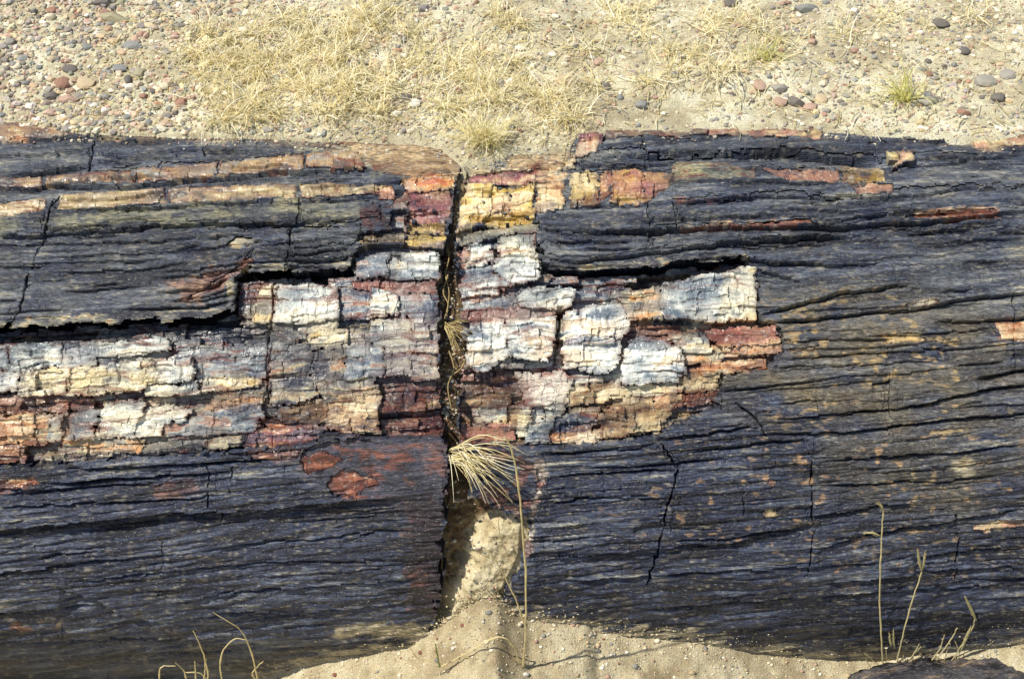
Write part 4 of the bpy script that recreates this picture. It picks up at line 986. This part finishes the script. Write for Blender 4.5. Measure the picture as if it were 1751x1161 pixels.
BIGST = [ # u0,v0,u1,v1,colour,flatness,label
 (163,20,226,43,'olive',.4,'long flat olive slab stone, largest in the gravel behind the log'),(158,-4,198,13,'dark',.5,'dark green-grey stone just beyond the long flat olive slab'),(188,107,222,126,'blue-grey',.45,'flat blue-grey stone between the red pebble and the grass mat'),
 (208,68,248,87,'blue-grey',.5,'broad greenish blue-grey pebble beyond the flat blue-grey stone'),(94,132,126,156,'red-brown',.7,'pinkish red rounded stone in the coarse gravel'),(108,110,136,127,'dark',.7,'black stone touching the pinkish red rounded stone'),(78,154,102,172,'dark',.7,'charcoal pebble on the log side of the pinkish red stone'),
 (126,128,166,156,'tan',.5,'pale tan lump beside the pinkish red stone'),(100,158,134,180,'pinkish',.45,'flat lilac-grey stone on the log side of the pinkish red stone'),(228,114,252,136,'olive',.7,'olive-yellow angular stone near the flat blue-grey stone'),(266,139,292,156,'cream',.7,'cream-yellow pebble near the edge of the grass mat'),(298,166,322,184,'red-brown',.7,'rust-orange pebble near the edge of the grass mat'),
 (212,128,228,146,'dark',.7,'dark pebble between the flat blue-grey and olive-yellow stones'),(634,96,653,121,'tan',.7,'upright ochre stone standing in the straw grass'),(950,124,990,150,'tan',.65,'rounded tan rock amid sparse straw'),(700,166,721,186,'white',.7,'whitish round pebble beyond the tuft at the log rim'),(684,156,706,173,'dark',.7,'dark pebble beside the whitish round pebble'),
 (1084,172,1111,189,'blue-grey',.7,'blue-grey pebble on bare sand close to the log'),(1660,124,1706,154,'grey',.65,'big smooth grey stone, widest in the sparse gravel'),(1708,117,1737,138,'grey',.65,'grey stone touching the big smooth grey stone'),(1734,142,1772,167,'olive',.6,'olive-grey stone on the log side of the big smooth grey stone'),
 (1288,134,1313,158,'pinkish',.75,'brown-grey round stone below the green-tinged grass'),(1320,142,1347,158,'grey',.65,'grey pebble in the cluster of stones near the log rim'),(1318,164,1347,184,'pinkish',.6,'pinkish-grey pebble in the cluster of stones near the log rim'),(1347,161,1373,187,'dark',.75,'dark grey pebble in the cluster of stones near the log rim'),
 (1371,174,1401,194,'pinkish',.6,'salmon pebble in the cluster of stones near the log rim'),(1389,154,1417,181,'tan',.55,'ochre pebble in the cluster of stones near the log rim'),(1568,164,1607,182,'grey',.55,'grey-green flat stone beside the green tuft'),(1638,82,1662,96,'dark',.65,'dark pebble beyond the big smooth grey stone'),(1594,30,1626,50,'dark',.65,'black stone beside the small pale tuft'),
 (1360,8,1402,24,'blue-grey',.6,'green-blue stone beyond the green-tinged grass'),(1234,-4,1262,16,'dark',.65,'dark stone beyond the green-tinged grass'),(1636,186,1658,200,'red-brown',.65,'brick-red pebble close to the log rim'),(1692,158,1720,177,'dark',.7,'black pebble cluster stone near the olive-grey stone'),
 (716,58,745,76,'cream',.6,'cream rounded pebble among thin straw'),(1010,98,1035,114,'pinkish',.6,'mauve-brown pebble beyond the rounded tan rock'),(1030,140,1048,158,'dark',.6,'grey-black pebble beside the rounded tan rock'),
]
def add_stone(u0, v0, u1, v1, colk, flat, shape, seedrot):
    c = ground_hit((u0 + u1) / 2, v0 + (v1 - v0) * 0.62, zback)
    sc_ = np.linalg.norm(c - CAM) / FPX
    a = (u1 - u0) / 2 * sc_; hgt = (v1 - v0) * sc_
    b_ = max(hgt * 0.62, a * 0.45)
    o = link('pebble', pebble_mesh(colk, shape))
    o.scale = (a, b_, max(a, b_) * flat * 0.8); o.rotation_euler = (0, 0, seedrot)
    o.location = (c[0], c[1], float(zback(c[0:1], c[1:2])[0]) + max(a, b_) * flat * 0.16)
    return o
for k, (u0, v0, u1, v1, colk, fl, lab) in enumerate(BIGST):
    tag(add_stone(u0, v0, u1, v1, colk, fl, k % 8, (k * 37 % 50 - 25) / 100), lab, 'stone')
rp = random.Random(21)
made = 0
while made < 255:
    u_ = rp.uniform(-40, 1790); v_ = rp.uniform(2, 226)
    if rp.random() < (0.55 if 560 < u_ < 1200 else 0.0): continue
    sz_ = rp.choice([11, 12, 13, 14, 16, 19]) * (1.0 if u_ < 520 else 0.85)
    tl_v = np.interp(u_, tl[:, 0], tl[:, 1])
    if v_ > tl_v - 9: continue
    ck = rp.choices(PN, PW)[0]
    o = add_stone(u_ - sz_ / 2, v_ - sz_ * .38, u_ + sz_ / 2, v_ + sz_ * .38, ck, rp.uniform(.55, .8), rp.randrange(8), rp.uniform(-.4, .4))
    tag(o, f'small rounded {ck} pebble lying in the gravel behind the log', 'pebble', f'small {ck} pebbles in the gravel'); made += 1

# grit inside the crack and on the sand bank
def scatter_stuff(name, label, pts, sizes, cols, cat):
    n = len(pts); sh = np.array(shapes)[rs.integers(0, 12, n)] * np.stack([rs.uniform(.8, 1.4, n), rs.uniform(.8, 1.1, n), rs.uniform(.55, .9, n)], -1)[:, None, :] * sizes[:, None, None]
    Vt = (sh + pts[:, None, :]).reshape(-1, 3); Ft = (I0F[None] + (np.arange(n) * 12)[:, None, None]).reshape(-1, 3)
    o = link(name, make_mesh(name, Vt, Ft, np.repeat(cols, 12, 0), mats=M_GRAVEL)); tag(o, label, cat, kind='stuff'); return o
cand = np.unique(CELLS[ridx]); cand = cand[(Vf[cand] > 285) & (Vf[cand] < 1060)]
pk = cand[rs.integers(0, len(cand), 1500)]
pk = pk[(Vf[pk] < 800) | (rs.random(len(pk)) < 0.3)]
ss = np.clip(0.0017 * np.exp(rs.normal(0, .45, len(pk))), .0008, .0045)
cc_ = np.array([lin(PEB[k]) for k in PN])[rs.choice(len(PN), len(pk), p=np.array(PW) / sum(PW))] * rs.uniform(.5, 1.0, (len(pk), 1))
scatter_stuff('grit', 'fine pebbly grit lodged in the crack between the logs', pos(pk, sed_d(pk)) + 0.0006, ss, cc_, 'grit')
rim = np.nonzero((np.abs(Xf) < 1.0) & (Vf > np.interp(Uf, tl[:, 0], tl[:, 1]) - 4) & (Vf < np.interp(Uf, tl[:, 0], tl[:, 1]) + 26 + 60 * ((Uf > 700) & (Uf < 990))))[0]
rim = rim[rs.integers(0, len(rim), 2400)]; rim = rim[rs.random(len(rim)) < np.exp(-(Vf[rim] - np.interp(Uf[rim], tl[:, 0], tl[:, 1])) / 12) + .05]
ss = np.clip(0.0014 * np.exp(rs.normal(0, .5, len(rim))), .0006, .004)
cc_ = (np.array([lin(PEB[k]) for k in PN])[rs.choice(len(PN), len(rim), p=np.array(PW) / sum(PW))] * .7 + lin((206,192,164)) * .3) * rs.uniform(.8, 1.1, (len(rim), 1))
fr = np.nonzero((np.abs(Xf) < 1.0) & (Uf > 430) & (np.interp(Uf, bl[:, 0], bl[:, 1]) - Vf > -2) & (np.interp(Uf, bl[:, 0], bl[:, 1]) - Vf < 45))[0]
fr = fr[rs.integers(0, len(fr), 9000)]; fr = fr[rs.random(len(fr)) < np.exp(-(np.interp(Uf[fr], bl[:, 0], bl[:, 1]) - Vf[fr]) / 9)]
fs = np.clip(.0009 * np.exp(rs.normal(0, .45, len(fr))), .0004, .0024)
fcx = np.array([lin(c) for c in ((204,190,152),(188,172,134),(216,204,170),(166,148,116))])[rs.integers(0, 4, len(fr))]
scatter_stuff('sand_dusting', 'sand grains clinging to the foot of the logs above the bank', pos(fr, BD[fr]) + .0003, fs, fcx, 'sand grains')
scatter_stuff('stray_grit', 'stray gravel grains fallen onto the far rim of the logs', pos(rim, BD[rim]) + np.array([0, 0, .001]), ss, cc_, 'grit')
n = 5200; x = rs.uniform(-0.75, 0.95, n); yb_, _ = bot_yz(x); s = rs.uniform(0, 1, n) ** 1.6 * .16 - .004; y = yb_ - s
pts = np.stack([x, y, zfront(x, y) + .0004], -1); ss = np.clip(0.0010 * np.exp(rs.normal(0, .6, n)), .0005, .0048)
cc_ = np.array([lin(PEB[k]) for k in ('cream','tan','grey','pinkish','white','red-brown')])[rs.choice(6, n, p=[.3,.3,.15,.1,.1,.05])] * rs.uniform(.7, 1.1, (n, 1))
scatter_stuff('sand_grains', 'coarse grains scattered on the sand bank in front of the logs', pts, ss, cc_, 'sand grains')

# ------------------------------------------------------------------ grasses
def blades(base, n, L, spread, e0=(20, 75), droop=(40, 110), rr=0.00045, az_range=(0, 360), seg=6, cols=None, curl=60, rnd=rs):
    Vs, Qs, Cs = [], [], []; off = 0
    for k in range(n):
        az_ = rad(rnd.uniform(*az_range)); el = rad(rnd.uniform(*e0)); ln = L * rnd.uniform(.45, 1.15)
        dk = rad(rnd.uniform(*droop)); cu_ = rad(rnd.uniform(-curl, curl))
        b = np.array(base) + np.array([rnd.normal(0, spread), rnd.normal(0, spread * .7), 0])
        p = [b]; 
        for i in range(seg):
            t = (i + .5) / seg; e_ = el - dk * t; a_ = az_ + cu_ * t
            p.append(p[-1] + ln / seg * np.array([math.cos(e_) * math.cos(a_), math.cos(e_) * math.sin(a_), math.sin(e_)]))
        p = np.array(p)
        tw = rnd.uniform(-.6, .6); tdir = np.gradient(p, axis=0)
        sd = np.cross(tdir, np.array([math.sin(tw) * math.cos(az_ + 1.57), math.sin(tw) * math.sin(az_ + 1.57), math.cos(tw)])); sd /= np.linalg.norm(sd, axis=1, keepdims=True) + 1e-9
        wd = (rr * rnd.uniform(.7, 1.4) * np.linspace(1, .3, len(p)))[:, None]
        Vt = np.stack([p - sd * wd, p + sd * wd], 1).reshape(-1, 3); ii = np.arange(len(p) - 1)[:, None] * 2
        Qt = np.hstack([ii, ii + 1, ii + 3, ii + 2])
        c = lin(cols[rnd.integers(0, len(cols))]) * rnd.uniform(.8, 1.15)
        Vs.append(Vt); Qs.append(Qt + off); Cs.append(np.repeat(c[None], len(Vt), 0)); off += len(Vt)
    return np.vstack(Vs), np.vstack(Qs), np.vstack(Cs)
STRAW = [(246,238,198),(252,246,218),(240,228,180),(222,210,166),(253,248,228),(228,214,160)]
GREENY = [(216,212,130),(236,228,160),(190,194,116),(244,236,184)]
def clampz(Vt, fn, lift=0.001):
    z = fn(Vt[:, 0], Vt[:, 1]) + lift
    Vt[:, 2] = np.maximum(Vt[:, 2], z - 0.0005); return Vt
def tuft(u, v, n, L, spread, label, group=None, cols=STRAW, name='grass_tuft', **kw):
    c = ground_hit(u, v, zback)
    Vt, Qt, Ct = blades((c[0], c[1], c[2] - .001), n, L, spread, cols=cols, **kw)
    Vt = clampz(Vt, zback)
    o = link(name, make_mesh('grass_tuft', Vt, Qt, Ct, mats=M_STRAW)); tag(o, label, 'grass', group); return o
tuft(828, 244, 300, .068, .011, 'spiky straw-yellow grass tuft growing right on the log rim by the crack', e0=(35, 88), droop=(20, 90), cols=STRAW + GREENY[:2], rr=.0007)
tuft(1545, 172, 85, .075, .007, 'tuft with green blades near the grey-green flat stone', e0=(25, 85), droop=(20, 100), cols=GREENY, rr=.0009)
tuft(1480, 176, 40, .06, .012, 'bleached flattened straw tuft lying beside the green tuft', e0=(5, 30), droop=(0, 50), az_range=(130, 230), rr=.0004)
tuft(1310, 98, 80, .055, .012, 'green-tinged low tuft beyond the brown-grey round stone', cols=GREENY, e0=(25, 85), rr=.0007)
tuft(1585, 46, 40, .045, .008, 'small pale tuft beside the black stone', rr=.0004)
SPOTS = [(330,90),(345,130),(370,110),(365,160),(395,70),(400,100),(410,140),(405,185),(430,110),(430,165),(445,60),(455,130),(470,100),(475,195),(500,150),(505,90),(520,120),(540,70),(545,150),(560,110),(575,140),(585,90),(600,160),(610,130),(630,160),(640,190),(660,150),(390,205),(440,200),(350,60),(600,60),(620,25),(650,20),(640,45),(700,110),(730,90),(745,120),(760,150),(780,110),(800,130),(820,100),(840,140),(810,170),(850,170),(790,190),(870,110),(900,150),(930,170),(955,195),(985,205),(960,165),(750,190),(880,40),(860,20),(1000,90),(1040,20),(1060,35),(1090,15),(1100,60),(1140,90),(1150,120),(1200,100),(1220,60),(1230,120),(1215,30),(1260,30),(1290,45),(1280,110),(1340,70),(1215,130),(1440,60),(1110,140),(560,190),(470,30),(510,40),(1520,30),(1660,30),(1010,150),(690,60)]
rt = np.random.default_rng(8)
for (u_, v_) in SPOTS:
    dn = 1.0 if u_ < 680 else (0.75 if u_ < 1000 else 0.55)
    tuft(u_ + rt.uniform(-6, 6), v_ + rt.uniform(-5, 5), int(108 * dn), .058, .013, 'low tangled tuft of dry straw grass on the gravel behind the log', 'low dry grass tufts on the gravel', e0=(5, 70), droop=(15, 100), curl=100, rr=.0008)
# loose straw litter
Vs, Qs, Cs = [], [], []; off = 0; cnt_ = 0
while cnt_ < 1500:
    u_ = rt.uniform(260, 1751); v_ = rt.uniform(0, 262)
    wgt = 1.0 if u_ < 1010 else 0.45
    if rt.random() > wgt or v_ > np.interp(u_, tl[:, 0], tl[:, 1]) - 4: continue
    cnt_ += 1
    px_ = (u_ - 875) / FPX * 2.35; yt1, _ = top_yz(np.array([px_])); py_ = yt1[0] + (np.interp(u_, tl[:, 0], tl[:, 1]) - v_) * 0.00132
    a = rt.uniform(0, 6.28); L = rt.uniform(.012, .045); k = rt.uniform(-1.4, 1.4); p = [np.array([px_, py_])]
    for i in range(4): p.append(p[-1] + L / 4 * np.array([math.cos(a + k * i / 4), math.sin(a + k * i / 4)]))
    p = np.array(p); z = zback(p[:, 0], p[:, 1]) + .0025 + .004 * rt.random() * np.sin(np.linspace(0, 3.14, 5))
    Vt, Qt = tube(np.column_stack([p, z]), .0005 * rt.uniform(.7, 1.6), 3)
    Vs.append(Vt); Qs.append(Qt + off); Cs.append(np.repeat((lin(STRAW[rt.integers(0, 6)]) * rt.uniform(.8, 1.1))[None], len(Vt), 0)); off += len(Vt)
tag(link('straw_litter', make_mesh('straw_litter', np.vstack(Vs), np.vstack(Qs), np.vstack(Cs), mats=M_STRAW)), 'broken dry straw littering the gravel behind the log', 'straw litter', kind='stuff')
# pale twigs lying on the gravel
def twig(pts, r, label, fn=zback):
    P = np.array([ground_hit(a, b, fn) for a, b in pts]); P[:, 2] += .004
    S = spline(P, 14); Vt, Qt = tube(S, np.linspace(r, r * .5, 14), 5)
    tag(link('twig', make_mesh('twig', Vt, Qt, np.repeat(lin((216, 198, 150))[None], len(Vt), 0), mats=M_STRAW)), label, 'twig')
twig([(995,120),(1010,150),(1022,165),(1045,180)], .0011, 'pale crooked twig beside the rounded tan rock')
twig([(905,190),(930,205),(955,232)], .001, 'pale straight twig near the notch in the log rim')
twig([(640,125),(660,128),(685,142)], .001, 'short pale twig at the foot of the upright ochre stone')
twig([(970,98),(1000,100),(1040,118)], .0008, 'thin pale twig arching beyond the rounded tan rock')

def strand(name, px, dfn, r0, r1, col, parent, n=18, sides=5):
    """strand whose points sit at dfn(t) metres off the log surface under each pixel"""
    S = spline(px, n); d = np.array([dfn(t) for t in np.linspace(0, 1, n)])
    P = on_log(S[:, 0], S[:, 1], d)
    Vt, Qt = tube(P, np.linspace(r0, r1, n), sides)
    o = link(name, make_mesh(name, Vt, Qt, np.repeat(lin(col)[None], len(Vt), 0), mats=M_STRAW)); put(o, parent) if parent else None
    return o
# tuft sprouting from the crack
T1 = empty('grass_tuft', on_log([772], [782], -.01)[0]); tag(T1, 'bleached grass tuft sweeping sideways out of the crack between the logs', 'grass')
bpy.context.view_layer.update()
for k in range(58):
    a = rt.normal(20, 24); L = rt.uniform(28, 128); bu, bv = 770 + rt.uniform(-4, 8), 776 + rt.uniform(-10, 16)
    ar = rad(a); sag = rt.uniform(4, 26)
    px = [(bu, bv), (bu + L * .45 * math.cos(ar), bv + L * .45 * math.sin(ar) - rt.uniform(-2, 14)), (bu + L * .8 * math.cos(ar), bv + L * .8 * math.sin(ar) + sag * .3), (bu + L * math.cos(ar), bv + L * math.sin(ar) + sag)]
    m_ = rt.uniform(.012, .045)
    strand('blade', px, lambda t, m_=m_: -.012 + (m_ + .012) * math.sin(min(1, t * 1.1) * 1.9), .00095 * rt.uniform(.7, 1.3), .0003, STRAW[rt.integers(0, 6)], T1, 10, 4)
T2 = empty('grass_tuft', on_log([765], [562], -.03)[0]); tag(T2, 'small yellowed grass tuft rooted deep in the crack beside red quartz', 'grass')
for k in range(22):
    a = rad(rt.uniform(-25, 80)); L = rt.uniform(20, 46)
    px = [(764 + rt.uniform(-5, 6), 556 + rt.uniform(-6, 8))]; px += [(px[0][0] + L * .6 * math.cos(a), px[0][1] + L * .6 * math.sin(a)), (px[0][0] + L * math.cos(a), px[0][1] + L * math.sin(a) + 5)]
    strand('blade', px, lambda t: -.026 + .024 * t, .0006, .0003, [(206,190,134),(180,160,104),(226,210,156)][rt.integers(0, 3)], T2, 7, 4)
for k, pp in enumerate([[(770,378),(764,410),(768,440),(762,470),(768,500),(764,540)], [(778,372),(770,400),(764,430)], [(766,470),(758,500),(766,520),(760,545)], [(768,600),(776,630),(766,660),(772,700)], [(775,640),(788,630),(796,615)]]):
    tag(strand('root', pp, lambda t: -.030, .0012, .0008, (190,170,120), None, 24), ['long pale root winding down inside the crack','short pale root at the head of the crack','thin looping root just above the small crack tuft','pale root below the small crack tuft','root bending across the crack to white quartz'][k], 'root')

# stalks rooted in the sand bank: points are taken on an upright plane through the root
def stalk_points(px, yplane, n=24, lean=0.0):
    S = spline(px, n); D = ray(S[:, 0], S[:, 1])
    t = (yplane - CAM[1]) / D[:, 1]
    P = CAM + D * t[:, None]
    return P
def stalk(name, px, yplane, r0, r1, col, parent, n=24):
    P = stalk_points(px, yplane, n); tt = np.linspace(0, 1, n)
    P[1:-1] += rt.normal(0, .0004, (n - 2, 3)) * [1, 0, 1]
    Vt, Qt = tube(P, np.linspace(r0, r1, n) * (1 + .7 * np.exp(-(((tt * 3.3 + .3) % 1 - .5) / .05) ** 2)), 6)
    o = link(name, make_mesh(name, Vt, Qt, np.repeat(lin(col)[None], len(Vt), 0), mats=M_STRAW))
    if parent: put(o, parent)
    return o
def seed_head(px, yplane, r, parent):
    P = stalk_points(px, yplane, 12); prof = r * np.sin(np.linspace(.25, 3.0, 12)) ** .6
    Vt, Qt = tube(P, prof, 6); Vs = [Vt]; Qs = [Qt]; off = len(Vt)
    ax = P[-1] - P[0]
    for k in range(26):       # awns
        b = P[rt.integers(1, 11)]; d = ax / np.linalg.norm(ax) * .7 + rt.normal(size=3) * .3
        Va, Qa = tube(np.array([b, b + d * .003, b + d * .006]), np.array([.0006, .0005, .0001]), 3); Vs.append(Va); Qs.append(Qa + off); off += len(Va)
    V_ = np.vstack(Vs); put(link('seed_head', make_mesh('seed_head', V_, np.vstack(Qs), np.repeat(lin((206,196,150))[None], len(V_), 0), mats=M_STRAW)), parent)
yR = float(np.interp(0.62, PB[:, 0], PB[:, 1])) - .03
GPt = ground_hit(1525, 1150, zfront)
G1 = empty('grass_plant', GPt); tag(G1, 'tall dry grass plant with upright stems and seed heads in front of tan-flecked log', 'grass'); bpy.context.view_layer.update()
ST = (232,220,172); yq = GPt[1]
stalk('stem', [(1512,1175),(1508,1100),(1504,1020),(1507,930),(1510,872)], yq, .0015, .0010, ST, G1)
seed_head([(1510,872),(1507,865),(1499,860)], yq, .0016, G1); seed_head([(1505,916),(1493,911),(1476,911)], yq, .0016, G1)
stalk('stem', [(1530,1180),(1535,1125),(1556,1040),(1576,978)], yq, .0014, .0008, ST, G1)
seed_head([(1576,976),(1572,960),(1569,938)], yq, .0022, G1); seed_head([(1576,976),(1580,960),(1582,942)], yq, .0016, G1)
stalk('stem', [(1575,1180),(1600,1130),(1625,1095),(1637,1073)], yq, .0013, .0008, ST, G1); stalk('stem', [(1590,1185),(1640,1110),(1662,1075),(1667,1058)], yq, .0010, .0007, ST, G1)
seed_head([(1669,1060),(1660,1040),(1649,1018)], yq, .0026, G1); seed_head([(1643,1112),(1652,1090),(1660,1072)], yq, .0024, G1); seed_head([(1524,1105),(1522,1095),(1521,1084)], yq, .0018, G1); seed_head([(1530,1108),(1528,1095),(1528,1076)], yq, .0018, G1)
for px in ([(1530,1170),(1505,1140),(1478,1116)],[(1560,1175),(1555,1130),(1575,1105)],[(1600,1180),(1620,1150),(1640,1120),(1632,1095)],[(1545,1170),(1520,1150),(1515,1110)],[(1550,1175),(1600,1120),(1615,1085)],[(1580,1175),(1560,1130),(1572,1100)],[(1520,1170),(1540,1150),(1545,1120)],[(1500,1175),(1490,1145),(1480,1125)],[(1730,1175),(1738,1140),(1755,1130)],[(1610,1180),(1612,1140),(1620,1110)]):
    stalk('blade', px, yq, .0013, .0006, ST, G1, 12)
gp2 = ground_hit(896, 1140, zfront); y2 = gp2[1]
G2 = empty('grass_plant', gp2); tag(G2, 'thin bent straw stalks rising from the sand bank below the crack', 'grass'); bpy.context.view_layer.update()
stalk('stem', [(893,1170),(898,1085),(899,1000),(893,900),(885,820),(876,775),(864,748)], y2, .0016, .0010, (236,222,172), G2, 30)
stalk('stem', [(896,1066),(884,1030),(868,995),(850,962),(834,940)], y2, .0012, .0007, (236,222,172), G2)
stalk('blade', [(893,1170),(888,1135),(878,1105),(862,1090),(840,1092),(800,1115),(752,1140)], y2, .0014, .0008, (236,222,172), G2, 26); stalk('blade', [(795,1122),(830,1135),(858,1150),(872,1170)], y2, .0012, .0008, (236,222,172), G2)
stalk('blade', [(880,1170),(884,1140),(872,1112)], y2, .0013, .0007, (220,204,156), G2); stalk('blade', [(905,1175),(897,1150),(890,1130)], y2, .003, .0010, (230,216,176), G2)
stalk('blade', [(752,1140),(748,1120),(744,1100)], y2 - .005, .0014, .0008, (150,160,90), G2); stalk('blade', [(740,1130),(715,1125),(700,1105)], y2 - .005, .0008, .0005, (236,222,172), G2)
gp3 = ground_hit(430, 1200, zfront); y3 = -0.615
G3 = empty('grass_plant', gp3); tag(G3, 'curling dry grass wisps in front of the fibrous log with the cream bands', 'grass'); bpy.context.view_layer.update()
for px in ([(445,1190),(438,1150),(428,1110),(412,1078),(390,1062),(364,1046)],[(385,1190),(376,1140),(384,1108),(402,1092),(424,1094)],[(352,1180),(355,1150),(345,1110),(330,1078)],[(275,1190),(274,1143),(300,1138)],[(320,1175),(316,1150),(300,1132)],[(360,1180),(345,1152),(316,1149)],[(440,1165),(432,1150),(450,1130)],[(334,1180),(334,1150),(333,1130)],[(348,1180),(350,1150),(352,1125)]):
    stalk('blade', px, y3, .0012, .0006, (236,222,172), G3, 18)

# ------------------------------------------------------------------ half-buried wood fragment at the foot of the bank
fc = ground_hit(1730, 1168, zfront)
nu, nv = 160, 40
uu, vv = np.meshgrid(np.linspace(-1, 1, nu), np.linspace(0, math.pi, nv))
lenx = 0.26; prof = (1 - np.abs(uu) ** 3.2) ** 0.5 + .02
rr_ = prof * (1 + (fbm(uu * 6, vv * 3, 301, 4) - .5) * .7 + (vn(uu * 14, vv * 16, 302) - .5) * .3 + (vn(uu * 50, vv * 20, 304) - .5) * .12)
FP = np.stack([uu * lenx, -np.cos(vv) * .05 * rr_, np.sin(vv) * .017 * rr_ - .003], -1)
fi = np.arange(nu * nv).reshape(nv, nu)
FQ = np.stack([fi[:-1, :-1], fi[:-1, 1:], fi[1:, 1:], fi[1:, :-1]], -1).reshape(-1, 4)
fcol = ramp(.4 + (fbm(uu * 8, vv * 10, 303, 3) - .5) * 1.6, [(0,(36,36,46)),(.5,(74,72,76)),(.8,(112,96,84)),(1,(170,150,120))]).reshape(-1, 3)
FO = link('wood_fragment', make_mesh('wood_fragment', FP.reshape(-1, 3), FQ, fcol, mats=M_WOOD)); FO.location = fc; FO.rotation_euler = (0, 0, rad(2))
tag(FO, 'dark petrified wood piece half buried in sand at the foot of the log', 'wood fragment')
print('grid', NX, NP, 'labels', len(KINDS), 'pebbles', n, 'objs', len(bpy.data.objects))
